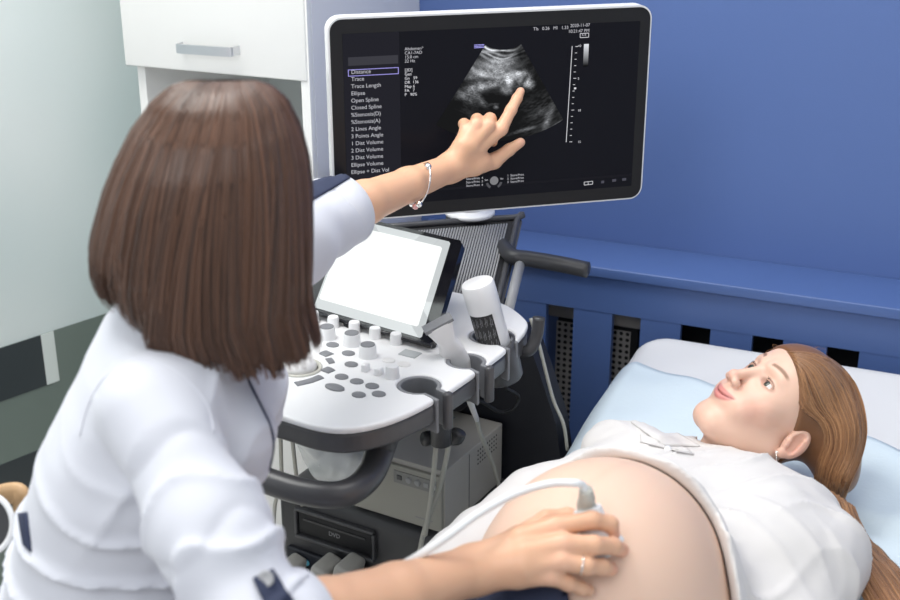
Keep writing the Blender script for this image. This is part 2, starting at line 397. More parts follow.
# ------------------------------------------------------------ the ultrasound machine
a30 = math.radians(30); M0 = np.array([-.07, 1.67, 0]); RM = np.array([math.cos(a30), -math.sin(a30), 0]); BK = np.array([math.sin(a30), math.cos(a30), 0])
def ml(p): d = np.array(p)-M0; return np.array([d@RM, d@BK, d[2]])
def mw(x, y, z): return M0+RM*x+BK*y+ZU*z
def LZ(px, py, z): return ml(PZ(px, py, z))
def LP(px, py, y): return ml(PN(px, py, mw(0, y, 0), BK))    # on a front-facing plane
mach = thing('ultrasound_machine', 'wheeled ultrasound machine with white control panel, touch panel and large monitor', 'ultrasound machine', M0, -a30)
ZP = .83
# panel outline (machine axes), white top, dark rim
outl_px = [(180, 385), (230, 405), (272, 413), (317, 426), (352, 428), (392, 419), (433, 400), (473, 374), (509, 347), (527, 328), (523, 316), (498, 301), (448, 290), (330, 262), (240, 270), (190, 300), (170, 345)]
outl = [tuple(LZ(x, y, ZP)[:2]) for x, y in outl_px]
sm = spline([outl[-1]]+outl+[outl[0], outl[1]], 4)[4:-4]; sm = [tuple(v) for v in sm]
holders = []
for cx, cy, ex, ey, rr in ((419, 384, 442, 395, .026), (466, 360, 484, 369, .024), (492, 335, 514, 345, .030)):
    holders.append((LZ(cx, cy, ZP)[:2], LZ(ex, ey, ZP)[:2], rr))
def seg2(x, y, a, b):
    ex, ey = b[0]-a[0], b[1]-a[1]; t = np.clip(((x-a[0])*ex+(y-a[1])*ey)/(ex*ex+ey*ey), 0, 1); return np.hypot(x-a[0]-ex*t, y-a[1]-ey*t)
def hold2(x, y):
    d = np.full(x.shape, 9., np.float32)
    for a, b, r in holders:
        w = b+(b-a)/np.linalg.norm(b-a)*.03
        d = np.minimum(d, np.minimum(np.hypot(x-a[0], y-a[1])-r, seg2(x, y, a, w)-r*.36))
    return d
ox = [p[0] for p in sm]; oy = [p[1] for p in sm]; lo = (min(ox)-.03, min(oy)-.03); hi = (max(ox)+.03, max(oy)+.03)
def ext(d2, z, z0, z1, r):
    dz = np.maximum(z0-z, z-z1); return np.minimum(np.maximum(d2+r, dz+r), 0)+np.hypot(np.maximum(d2+r, 0), np.maximum(dz+r, 0))-r
def cached(h, z0, z1, fn):        # extrusion whose outline is evaluated once on the plane
    def f(p): 
        d = fn(p[:, :, :1, 0], p[:, :, :1, 1]); return ext(np.broadcast_to(d, p.shape[:3]), p[..., 2], z0, z1, h)
    return f
def hfun(x, y): return smax(poly2(x, y, sm), -(hold2(x, y)-.006), .006)
V, Q = nets(cached(.004, ZP-.010, ZP, hfun), (*lo, ZP-.016), (*hi, ZP+.006), .0017, True)
ptop = fastmesh('control_panel', V, Q, M['wplas'], mach)
def rimf(x, y): return np.maximum(np.maximum(poly2(x, y, sm)+.001, -(hold2(x, y)-.004)), -999)
V, Q = nets(cached(.006, ZP-.040, ZP-.0085, rimf), (*lo, ZP-.05), (*hi, ZP), .0022, True)
fastmesh('panel_rim', V, Q, M['dgrey2'], mach)
def linf(x, y): return np.maximum(np.abs(hold2(x, y)-.003)-.003, poly2(x, y, sm)-.003)
V, Q = nets(cached(.001, ZP-.055, ZP-.0015, linf), (*lo, ZP-.06), (*hi, ZP+.004), .0017, True)
keep = (V[Q].mean(1)[:, 0] > -9); fastmesh('probe_holder', V, Q[keep], M['mgrey'], mach, label='grey rubber lined probe holder notches')
GA0, GA1 = PZ(477, 282, .925), PZ(493, 338, .83)
gax = GA0-GA1; gax /= np.linalg.norm(gax)
mb = MB(); V_ = []
mb.lathe([(.027, -.075), (.031, -.070), (.0335, -.02), (.0335, -.008), (.030, -.008), (.030, -.02), (.0285, -.068), (.0005, -.068)], GA1, gax, n=36)
mb.out('bottle_cup', M['dgrey2'], mach, smooth=True, world=True)
# keys, buttons and knobs: pixel centre, half sizes on the panel
def btn2(px, py, rx, ry, h, m, name, ang=0, par=None, z=ZP):
    c = LZ(px, py, z); mb = MB(); V = []; n = 28
    for rr, hh in ((1, -.002), (1, h*.7), (.9, h), (.0001, h*.9)):
        for k in range(n):
            t = 2*math.pi*k/n; x = rx*rr*math.cos(t); y = ry*rr*math.sin(t); V.append((c[0]+x*math.cos(ang)-y*math.sin(ang), c[1]+x*math.sin(ang)+y*math.cos(ang), z+hh))
    Fc = [(i*n+k, i*n+(k+1) % n, (i+1)*n+(k+1) % n, (i+1)*n+k) for i in range(3) for k in range(n)]
    mb.add(V, Fc); return mb.out(name, m, par or ptop, smooth=True)
def lc(x, y): return 290+x/5, 300+y/5          # coordinates read off an enlarged view
for x, y in ((213, 226), (292, 268), (306, 324), (258, 386), (334, 409), (411, 432), (344, 476), (444, 472)):
    btn2(*lc(x, y), .0105, .0088, .002, M['btn'], 'button')
btn2(*lc(224, 440), .0165, .0095, .0025, M['btn'], 'button', -.1)
for x, y in ((493, 304), (569, 324)): btn2(*lc(x, y), .0105, .0085, .0018, M['wplas2'], 'button')
def arcbar(p0, p1, w, bend=0):
    a = LZ(*lc(*p0), ZP)[:2]; b = LZ(*lc(*p1), ZP)[:2]; m_ = (a+b)/2; nrm = np.array([-(b-a)[1], (b-a)[0]]); m_ = m_+nrm*bend
    pts = spline([a, m_, b], 6); mb = MB(); mb.tube([(p[0], p[1], ZP+.0003) for p in pts], w, 12, flat=.25)
    return mb.out('button', M['btn'], ptop, smooth=True)
arcbar((28, 422), (155, 385), .0075, -.06); arcbar((170, 360), (205, 345), .0095); arcbar((185, 308), (215, 303), .010); arcbar((165, 262), (200, 278), .0085)
c = LZ(300, 368, ZP); mb = MB(); mb.lathe([(.034, -.001), (.033, .002), (.029, .0025), (.028, .0005), (.027, .0)], (c[0], c[1], ZP)); mb.out('trackball_ring', M['cable'], ptop, smooth=True)
mb = MB(); mb.lathe([(.026, -.004), (.0245, .006), (.02, .012), (.012, .0155), (.001, .017)], (c[0], c[1], ZP)); mb.out('trackball', M['wplas2'], ptop, smooth=True)
def knob(x, y, r, h, cap=False):
    c = LZ(*lc(x, y), ZP); mb = MB(); mb.lathe([(r*1.08, -.001), (r*1.05, .002), (r, .004), (r*.94, h-.002), (r*.86, h), (.0005, h)], (c[0], c[1], ZP), n=28)
    o = mb.out('knob', M['wplas'], ptop, auto=50)
    if cap:
        m2 = MB(); m2.lathe([(r*.85, h-.001), (r*.8, h+.0012), (.0005, h+.0012)], (c[0], c[1], ZP), n=28); m2.out('button', M['btn'], ptop, auto=40, label='grey cap on a white knob')
for x, y in ((118, 108), (217, 132), (323, 158), (426, 188), (530, 217)): knob(x, y, .0095, .017)
for x, y in ((186, 190), (310, 222), (390, 281)): knob(x, y, .0135, .019, True)
knob(512, 385, .0105, .018)
for x, y in ((379, 352), (445, 372)):
    c = LZ(*lc(x, y), ZP); mb = MB(); mb.box((c[0], c[1], ZP+.005), (.010, .014, .013), .003); mb.out('toggle', M['wplas'], ptop, auto=50)
c = LZ(*lc(600, 270), ZP); mb = MB(); mb.box((c[0], c[1], ZP+.0004), (.030, .022, .0022), .001); mb.out('small_display', mat('lcd_grey', (.42, .44, .45), .3), ptop)
# slot line behind the knobs
a = LZ(318, 318, ZP); b = LZ(425, 346, ZP)
# touch panel, tilted back
TBL, TBR, TTR = PZ(312, 310, .84), PZ(432, 345, .84), PZ(463, 241, .95)
ex = TBR-TBL; ex /= np.linalg.norm(ex); TC = TBR; up = TTR-TBR; wT = .30; hT = float(np.linalg.norm(up)); up = up-ex*np.dot(up, ex)*0; up /= np.linalg.norm(up)
nT = np.cross(ex, up); nT /= np.linalg.norm(nT); wT = float(np.linalg.norm(TBR-TBL))+.02
def tq(a, b, c): return TBR + ex*a + up*b + nT*c     # a<0 to the left
def slab(a0, a1, b0, b1, c0, c1, r=.006, fn=tq):
    cor = [(a0+r, b0), (a1-r, b0), (a1, b0+r), (a1, b1-r), (a1-r, b1), (a0+r, b1), (a0, b1-r), (a0, b0+r)]
    V = [fn(x, y, c0) for x, y in cor]+[fn(x, y, c1) for x, y in cor]; n = 8
    return V, [tuple(range(n))[::-1], tuple(range(n, 2*n))]+[(i, (i+1) % n, n+(i+1) % n, n+i) for i in range(n)]
tp = mk('touch_panel', *slab(-wT, .0, 0, hT, -.014, 0), M['glassblk'], mach, world=True)
bw = .022
tsm = mat('touch_screen_glow_and_glare', (.01, .01, .01), .04, emis=(.97, 1, .98), es=.97, spec=.7); tsg = mat('touch_screen_grey', (.01, .01, .01), .04, emis=(.72, .76, .77), es=.75, spec=.7)  # screen white, with glare of the ceiling light put into the emission
ts_ = mk('touch_screen', *slab(-wT+bw, -bw, .006, hT-.008, .0002, .0009, .003), tsg, tp, world=True)
mk('touch_screen_page', *slab(-wT+bw+.004, -bw-.012, .024, hT-.022, .0009, .0013, .003), tsm, tp, world=True)
mb = MB(); mb.tube([tq(-wT/2-.03, .01, -.014), tq(-wT/2-.03, -.01, -.03)], .02, 16); mb.out('tilt_bracket', M['dgrey'], tp, smooth=True, world=True)
mb = MB(); mb.tube([tq(-wT+.0, -.004, .002), tq(.0, -.004, .002)], .0035, 8); mb.out('bottom_trim', M['glassblk'], tp, smooth=True, world=True)
# rear grille hump
TR = PZ(513, 219, .895); BR = PZ(492, 308, .80); TL = PZ(398, 228, .90); exg = TR-TL; exg /= np.linalg.norm(exg); upg = TR-BR; hG = float(np.linalg.norm(upg)); upg /= hG
ng = np.cross(exg, upg); ng /= np.linalg.norm(ng); wG = .26
def gq(a, b, c): return BR + exg*a + upg*b + ng*c
def rslab(w, h, c0, c1, r, fn, x0, n=6, y0=0):
    cor = []
    for cx, cy, s in ((x0+w-r, y0+r, -90), (x0+w-r, y0+h-r, 0), (x0+r, y0+h-r, 90), (x0+r, y0+r, 180)):
        for k in range(n+1):
            t = math.radians(s+90*k/n); cor.append((cx+r*math.cos(t), cy+r*math.sin(t)))
    N = len(cor); V = [fn(x, y, c0) for x, y in cor]+[fn(x, y, c1) for x, y in cor]
    return V, [tuple(range(N))[::-1], tuple(range(N, 2*N))]+[(i, (i+1) % N, N+(i+1) % N, N+i) for i in range(N)]
hump = mk('rear_housing', *rslab(wG+.02, hG+.02, -.05, -.004, .02, gq, -wG, 6, -.01), M['dgrey2'], mach, world=True)
mk('grille_backing', *rslab(wG, hG, -.004, -.002, .014, gq, -wG+.006), M['black'], hump, world=True)
mb = MB(); N = 46
for i in range(N):
    x = -wG+.014+(wG-.024)*i/(N-1); mb.tube([gq(x, .01, .0), gq(x, hG-.012, .0)], .0018, 6)
mb.out('grille', M['lgrey'], hump, world=True, smooth=True)
fr = MB()
for pts in ([gq(.008, -.005, 0), gq(.008, hG-.01, 0), gq(-.004, hG+.004, 0), gq(-wG, hG+.006, 0)],):
    fr.tube(spline(pts, 6), .006, 10)
fr.out('grille_frame', M['dgrey2'], hump, world=True, smooth=True)
# side grab handle and strut
hp = [PZ(500, 243, .86), PZ(512, 256, .86), PZ(530, 259, .857), PZ(560, 264, .85), PZ(588, 270, .845)]
g = mb = MB(); pp = spline(hp, 6); mb.tube(pp+[pp[-1]+(pp[-1]-pp[-2])*.3], [.0145]*(len(pp))+[.009], 18); hdl = mb.out('grab_handle', M['dgrey'], mach, world=True, smooth=True)
s0_, s1_ = PZ(520, 264, .85), PZ(508, 312, .80)
mb = MB(); mb.tube([s0_, s1_, s1_-ZU*.05], .009, 12, flat=1.3); mb.out('strut', M['lgrey'], hdl, world=True, smooth=True)
# cable hooks along the right edge
hk = LZ(533, 330, ZP); mb = MB()
mb.tube(spline([(hk[0]-.05, hk[1]-.015, ZP-.03), (hk[0]-.005, hk[1]-.012, ZP-.034), (hk[0]+.006, hk[1], ZP-.01), (hk[0]+.008, hk[1]+.004, ZP+.022)], 6), .008, 12, flat=1.25); mb.out('cable_hook', M['dgrey'], mach, smooth=True)
for a, b, r in holders[:2]:
    e = b+(b-a)/np.linalg.norm(b-a)*.004; mb = MB()
    mb.box((e[0]+.004, e[1]+.004, ZP-.024), (.012, .014, .058), .004, Matrix.Rotation(math.atan2(*(b-a)[::-1]), 3, 'Z')); mb.out('holder_tab', M['dgrey2'], mach, auto=50)
# column and hook under the first holder
c1 = LZ(440, 415, .76); mb = MB(); mb.tube([(c1[0]-.01, c1[1]+.02, .79), (c1[0]-.01, c1[1]+.02, .70)], .016, 14); mb.out('holder_post', M['dgrey2'], mach, smooth=True)
h1 = LZ(452, 436, .70); mb = MB(); mb.tube(spline([(c1[0]-.04, c1[1]+.02, .70), (h1[0]-.02, h1[1]+.0, .695), (h1[0]+.008, h1[1]-.003, .70), (h1[0]+.014, h1[1]-.003, .712)], 5), .010, 12, flat=1.2); mb.out('cable_hook', M['dgrey'], mach, smooth=True)
# front push handle loop
hpx = [(225, 466, .745), (262, 479, .74), (300, 491, .735), (333, 495, .735), (355, 489, .735), (371, 473, .737), (380, 450, .75), (386, 428, .785)]
pts = spline([PZ(*q) for q in hpx], 6); mb = MB(); mb.tube(pts, list(np.interp(np.arange(len(pts)), [0, len(pts)*.6, len(pts)-1], [.018, .019, .0225])), 20); mb.out('push_handle', M['dgrey2'], mach, smooth=True, world=True)
# under-panel housing and column
mb = MB(); c = ml(P(330, 400, 2.0)); mb.box((-.13, .02, .775), (.34, .22, .05), .015); mb.out('panel_underside', M['dgrey'], mach, auto=50)
# lower cabinet
yb = LZ(440, 518, .47)[1]-.012
fl = LP(276, 500, yb); frr = LP(425, 533, yb)
bx0 = fl[0]; bz = frr[2]; F0 = LZ(445, 472, .56); F1 = LZ(510, 425, .56); bx1 = F0[0]+.015; yh = F1[1]+.012; bd = yh+.13-yb
base = MB(); base.box(((bx0+bx1)/2, yb+bd/2, (bz+.09)/2), (bx1-bx0, bd, bz-.09), .02); base = base.out('lower_cabinet', M['dgrey'], mach, auto=50)
d0 = LP(300, 509, yb); d1 = LP(373, 531, yb); d2 = LP(300, 530, yb)
def fbox(mb, a, b, y0, y1, bev=0): return mb.box(((a[0]+b[0])/2, (y0+y1)/2, (a[2]+b[2])/2), (abs(b[0]-a[0]), y1-y0, abs(b[2]-a[2])), bev)
dz0 = d0[2]; dz1 = d2[2]
mb = MB(); fbox(mb, (d0[0], 0, dz0), (d1[0], 0, dz1), yb-.006, yb+.004, .002); dd = mb.out('disc_drive', M['black'], base, auto=50)
mb = MB(); fbox(mb, (d0[0]-.006, 0, dz0+.006), (d1[0]+.006, 0, dz0), yb-.010, yb, .002); fbox(mb, (d0[0]-.006, 0, dz1-.010), (d1[0]+.006, 0, dz1-.004), yb-.012, yb, .002)
fbox(mb, (d0[0]-.008, 0, dz0), (d0[0]-.002, 0, dz1-.005), yb-.010, yb, .002); fbox(mb, (d1[0]+.002, 0, dz0), (d1[0]+.008, 0, dz1-.005), yb-.010, yb, .002); mb.out('drive_surround', M['dgrey2'], base, auto=50)
mb = MB(); fbox(mb, (d0[0]+.012, 0, dz0-.012), (d1[0]-.012, 0, dz0-.016), yb-.008, yb-.005); mb.out('drive_tray', M['dgrey'], base)
def text(s, size, fn, m, name, parent, sp=1.0, al='LEFT', bold=0):
    cu = bpy.data.curves.new('t', 'FONT'); cu.body = s; cu.size = 1; cu.align_x = al; cu.space_character = sp; cu.offset = bold
    o = bpy.data.objects.new('t', cu); COL.objects.link(o); dg = bpy.context.evaluated_depsgraph_get(); me = bpy.data.meshes.new_from_object(o.evaluated_get(dg))
    v = [(x.co.x*size, x.co.y*size) for x in me.vertices]; f = [tuple(p.vertices) for p in me.polygons]
    bpy.data.objects.remove(o); bpy.data.curves.remove(cu); bpy.data.meshes.remove(me)
    return [fn(x, y) for x, y in v], f
gtxt = mat('print_grey', (.30, .30, .31), .5)
v, f = text('DVD', .012, lambda x, y: ((d0[0]+d1[0])/2-.012+x, yb-.0075, dz0-.030+y), None, None, None); mk('drive_mark', v, f, gtxt, base)
u0 = LP(310, 560, yb); mb = MB(); mb.box(((bx0+bx1)/2, yb-.004, u0[2]-.03), (bx1-bx0-.05, .012, .10), .004); rec = mb.out('connector_bay', M['hull'], base, auto=50)
mb = MB(); mb.lathe([(.006, 0), (.005, .004), (.0005, .005)], (u0[0], yb-.010, u0[2]), (0, -1, 0)); mb.out('power_button', mat('teal_button', (.10, .25, .32), .3, emis=(.1, .5, .7), es=.15), base, smooth=True)
for px in (287, 322, 345):
    c = LP(px, 577, yb-.05); mb = MB(); mb.box((c[0], yb-.04, c[2]+.004), (.034, .06, .05), .008, Matrix.Rotation(.25, 3, 'Y')); cn = mb.out('probe_connector', M['steel'], mach, auto=50)
    mb = MB(); mb.tube(spline([(c[0]-.01, yb-.07, c[2]-.01), (c[0]+.0, yb-.085, c[2]+.02), (c[0]+.018, yb-.085, c[2]+.012), (c[0]+.03, yb-.08, c[2]-.05)], 5), .0035, 8); mb.out('latch', M['cable'], cn, smooth=True)
# rear hull
hp_ = [LP(x, y, yh) for x, y in ((404, 345), (524, 330), (540, 375), (556, 425), (566, 500), (560, 600), (400, 600))]
n_ = len(hp_); mb = MB(); mb.add([(q[0], yh, q[2]) for q in hp_]+[(q[0], yh+.05, q[2]) for q in hp_], [tuple(range(n_))[::-1], tuple(range(n_, 2*n_))]+[(i, (i+1) % n_, n_+(i+1) % n_, n_+i) for i in range(n_)])
hull = mb.out('rear_hull', M['hull'], mach)
mb = MB(); mb.box((F0[0]-.12, yh-.03, .68), (.12, .06, .20), .015); mb.out('column', M['hull'], mach, auto=50)
cw = [mw(*(LP(x, y, yh-.004)+np.array([.003, 0, 0]))) for x, y in ((529, 318), (537, 342), (544, 370), (552, 400), (562, 424), (566, 450))]
mb = MB(); mb.tube(spline(cw, 6), .0032, 8); mb.out('mains_cable', M['cable'], mach, smooth=True, world=True)
bc = [PZ(505, 388, .70), PZ(518, 396, .66), PZ(514, 408, .64), PZ(500, 412, .63), PZ(482, 402, .67), PZ(462, 396, .70)]
mb = MB(); mb.tube(spline(bc, 6), .0035, 8); mb.out('power_cable', M['black'], mach, smooth=True, world=True)
for x in (bx0+.05, bx1-.05):
    for y in (yb+.06, yb+bd-.06):
        mb = MB(); mb.tube([(x-.015, y, .045), (x+.015, y, .045)], .045, 20); w_ = mb.out('caster', M['dgrey'], mach, smooth=True)
        mb = MB(); mb.box((x, y, .082), (.02, .03, .03), .004); mb.out('fork', M['dgrey2'], w_)
# ------------------------------------------------------------ monitor
Am = np.array([math.sin(math.radians(75)), math.cos(math.radians(75)), 0]); Nm = np.array([Am[1], -Am[0], 0]); MC = P(491, 113, 2.0)
def mon(px, py): p = PN(px, py, MC, Nm)-MC; return float(p@Am), float(p[2])
def mp(x, y, c): return MC+Am*x+ZU*y+Nm*c
cs = [mon(*q) for q in ((329, 19), (653, 4), (642, 196), (333, 226))]
xL = (cs[0][0]+cs[3][0])/2; xR = (cs[1][0]+cs[2][0])/2; yT = (cs[0][1]+cs[1][1])/2; yB = (cs[2][1]+cs[3][1])/2
monr = mk('monitor', *rslab(xR-xL, yT-yB, -.030, -.002, .022, mp, xL, 8, yB), M['wplas'], mach, world=True)
g_ = .003
mk('bezel', *rslab(xR-xL-2*g_, yT-yB-2*g_, -.0025, .0, .019, mp, xL+g_, 8, yB+g_), M['bezel'], monr, world=True)
sx0, sy1 = mon(344, 35); sx1, sy0 = mon(632, 183); sx1 = mon(641, 20)[0]-.0; 
ss = [mon(*q) for q in ((344, 36), (641, 19), (631, 181), (346, 213))]
sx0 = (ss[0][0]+ss[3][0])/2; sx1 = (ss[1][0]+ss[2][0])/2; sy1 = (ss[0][1]+ss[1][1])/2; sy0 = (ss[2][1]+ss[3][1])/2
scr_m = mat('lcd_black', (.006, .006, .009), .2, emis=(.30, .32, .42), es=.012, spec=.05)
lcd = mk('screen', *rslab(sx1-sx0, sy1-sy0, -.001, .0004, .001, mp, sx0, 1, sy0), scr_m, monr, world=True)
def quad(pxs, c, m, name, par=monr):
    v = [mp(*mon(*q), c) for q in pxs]; return mk(name, v, [(0, 1, 2, 3)], m, par, world=True)
ui = lambda n, c, s: emission(n, c, s)
side_m = ui('ui_side', (.017, .017, .023), 1)
def uq(x0, y0, x1, y1, c, m, name):
    v = [mp(x0, y0, c), mp(x1, y0, c), mp(x1, y1, c), mp(x0, y1, c)]; return mk(name, v, [(0, 1, 2, 3)], m, monr, world=True)
sbx = mon(400, 100)[0]
uq(sx0, sy0, sbx, sy1, .0006, side_m, 'screen_sidebar')
uq(sbx, mon(520, 182)[1]-.004, sx1, mon(520, 175)[1]-.012, .0006, ui('ui_low', (.012, .012, .016), 1), 'screen_status_bar')
y_ = mon(374, 60)[1]; uq(mon(348, 60)[0], y_-.007, mon(398, 60)[0], y_+.006, .0007, ui('ui_field', (.045, .045, .055), 1), 'screen_search_field')
wt = ui('ui_text', (.50, .50, .54), 1); wt2 = ui('ui_text_bright', (.66, .66, .70), 1)
def scr_text(items, m, name):
    mb = MB()
    for s, px, py, size in items:
        x, y = mon(px, py); v, f = text(s, size, lambda a, b: mp(x+a, y+b-size*.3, .0009), None, None, None, bold=.0); mb.add(v, f)
    return mb.out(name, m, monr, world=True)
menu = ['Distance', 'Trace', 'Trace Length', 'Ellipse', 'Open Spline', 'Closed Spline', '%Stenosis(D)', '%Stenosis(A)', '2 Lines Angle', '3 Points Angle', '1 Dist Volume', '2 Dist Volume', '3 Dist Volume', 'Ellipse Volume', 'Ellipse + Dist Vol']
scr_text([(s, 351, 72.2+i*7.15, .0088) for i, s in enumerate(menu)], wt, 'screen_menu_text')
fm = MB(); x0, y0 = mon(348, 76.5); x1, y1 = mon(398.5, 67)
for a, b, c_, d_ in ((x0, y0, x1, y0+.0011), (x0, y1-.0011, x1, y1), (x0, y0, x0+.0011, y1), (x1-.0011, y0, x1, y1)): fm.add([mp(a, b, .001), mp(c_, b, .001), mp(c_, d_, .001), mp(a, d_, .001)], [(0, 1, 2, 3)])
fm.out('screen_highlight_frame', ui('ui_violet', (.36, .33, .80), 1), monr, world=True)
scr_text([(s, 404.5, 49+i*4.1, .0068) for i, s in enumerate(['Abdomen*', 'CA1-7AD', '15.0 cm', '32 Hz'])], wt, 'screen_probe_text')
scr_text([('TIs   0.26   MI   1.33', 533, 29.0, .0072)], wt, 'screen_index_text')
scr_text([('2020-11-07', 570, 25.8, .0072), ('10:21:47 PM', 568, 31.5, .0072)], wt, 'screen_date_text')
scr_text([(s, 404.5, 70.2+i*4.1, .0066) for i, s in enumerate(['[2D]', 'Gen', 'Gn   59', 'DR  136', 'Map 6', 'FA   7', 'P   90%'])], wt2, 'screen_setting_text')
for s_, y in (('=0', 46), ('5', 78.5), ('10', 110.5), ('15', 142)): scr_text([(s_, 577.5, y, .0055)], wt2, 'screen_scale_number')
scr_text([(s, 466, 179+i*3.4, .0052) for i, s in enumerate(['Store/Print  4', 'Store/Print  5', 'Store/Print  6'])], wt, 'screen_footer_text')
scr_text([(s, 507, 175.6+i*3.2, .0052) for i, s in enumerate(['1  Store/Print', '2  Store/Print', '3  Store/Print'])], wt, 'screen_footer_text')
for q_ in (('Set', 484.5, 180, .0045), ('Set', 500, 178.5, .0045), ('A B', 581.5, 35, .0050)): scr_text([q_], wt, 'screen_key_text')
def disc(mb, px, py, r0, r1, t0=0, t1=360, c=.0009, n=24):
    x, y = mon(px, py); V = []
    for k in range(n+1):
        t = math.radians(t0+(t1-t0)*k/n); V += [mp(x+r0*math.cos(t), y+r0*math.sin(t), c), mp(x+r1*math.cos(t), y+r1*math.sin(t), c)]
    mb.add(V, [(2*k, 2*k+1, 2*k+3, 2*k+2) for k in range(n)]); return mb
mb = disc(MB(), 494, 180.5, .0001, .0072); mb.out('screen_trackball_icon', ui('ui_grey', (.20, .20, .21), 1), monr, world=True)
mb = disc(MB(), 494, 180.5, .0105, .0145, 195, 240); disc(mb, 494, 180.5, .0105, .0145, 300, 345); mb.out('screen_trackball_arcs', ui('ui_grey2', (.08, .08, .09), 1), monr, world=True)
ln = MB()
def line(p0, p1, w, c=.0009, mb=None):
    a = np.array(mon(*p0)); b = np.array(mon(*p1)); t = (b-a)/np.linalg.norm(b-a); n_ = np.array([-t[1], t[0]])*w/2
    (mb or ln).add([mp(*(a-n_), c), mp(*(b-n_), c), mp(*(b+n_), c), mp(*(a+n_), c)], [(0, 1, 2, 3)])
line((572, 46), (566, 142), .0011)
for i in range(16): line((575.2-.4*i, 46.5+i*6.35), (577.2-.4*i+(.8 if i % 5 == 0 else 0), 46.4+i*6.35), .0009)
line((573.8, 88.3), (576, 88.2), .003)
for a, b in (((580, 33.5), (588.5, 33.0)), ((580, 37.6), (588.5, 37.1)), ((580, 33.5), (580, 37.6)), ((588.5, 33), (588.5, 37.1)), ((584, 182), (592.5, 181)), ((584, 185), (592.5, 184)), ((584, 182), (584, 185)), ((588, 181.5), (588, 184.5)), ((592.5, 181), (592.5, 184))): line(a, b, .0009)
ln.out('screen_scale_marks', wt2, monr, world=True)
mb = MB(); 
for k, (a, b) in enumerate((((601, 182), (604, 181.7)), ((612, 180.5), (616, 180)), ((622, 179.5), (626, 179)))): line(a, b, .0045, .0008, mb)
mb.out('screen_status_icons', ui('ui_icon', (.07, .07, .09), 1), monr, world=True)
mb = MB()
for k in range(3): line((474, 45+k*1.4), (484, 44.4+k*1.4), .0010, .0009, mb)
mb.out('screen_orientation_mark', ui('ui_violet2', (.42, .40, .95), 1), monr, world=True)
# grey scale bar and echo picture, vertex coloured
am = bpy.data.materials.new('echo_pixels'); am.use_nodes = True; nt = am.node_tree; nt.nodes.clear()
e = nt.nodes.new('ShaderNodeEmission'); at_ = nt.nodes.new('ShaderNodeAttribute'); at_.attribute_name = 'tint'; oo = nt.nodes.new('ShaderNodeOutputMaterial')
nt.links.new(at_.outputs['Color'], e.inputs[0]); nt.links.new(e.outputs[0], oo.inputs[0])
def grid_img(fn2, nx, ny, name):          # fn2(i,j arrays 0..1)-> mon coords x,y and grey
    a, b = np.meshgrid(np.linspace(0, 1, nx), np.linspace(0, 1, ny), indexing='ij'); x, y, g = fn2(a, b)
    V = MC+x.reshape(-1, 1)*Am+y.reshape(-1, 1)*ZU+Nm*.0008; I = np.arange(nx*ny).reshape(nx, ny)
    Q = np.stack([I[:-1, :-1], I[1:, :-1], I[1:, 1:], I[:-1, 1:]], -1).reshape(-1, 4); g = np.clip(g, 0, 1.).reshape(-1, 1)
    return fastmesh(name, V, Q, am, monr, False, True, None, g*np.array([[.92, .95, 1.0]]))
def gbar(a, b):
    p0 = np.array(mon(583.8, 44)); p1 = np.array(mon(587.8, 66)); return p0[0]+(p1[0]-p0[0])*a, p0[1]+(p1[1]-p0[1])*b, .8*(1-b)**1.3
grid_img(gbar, 2, 24, 'screen_grey_bar')
apex = np.array(mon(505, 14)); pA = np.array(mon(484, 47)); pB = np.array(mon(453, 97)); pC = np.array(mon(521, 44)); pD = np.array(mon(564, 121))
dl = pB-pA; dr_ = pD-pC; den = dl[0]*dr_[1]-dl[1]*dr_[0]; tt = ((pC-pA)[0]*dr_[1]-(pC-pA)[1]*dr_[0])/den; apx = pA+dl*tt
angL = math.atan2(*(pB-apx)[::-1]); angR = math.atan2(*(pD-apx)[::-1]); r0_ = np.linalg.norm(pC-apx); r1_ = np.linalg.norm(pD-apx)*.985
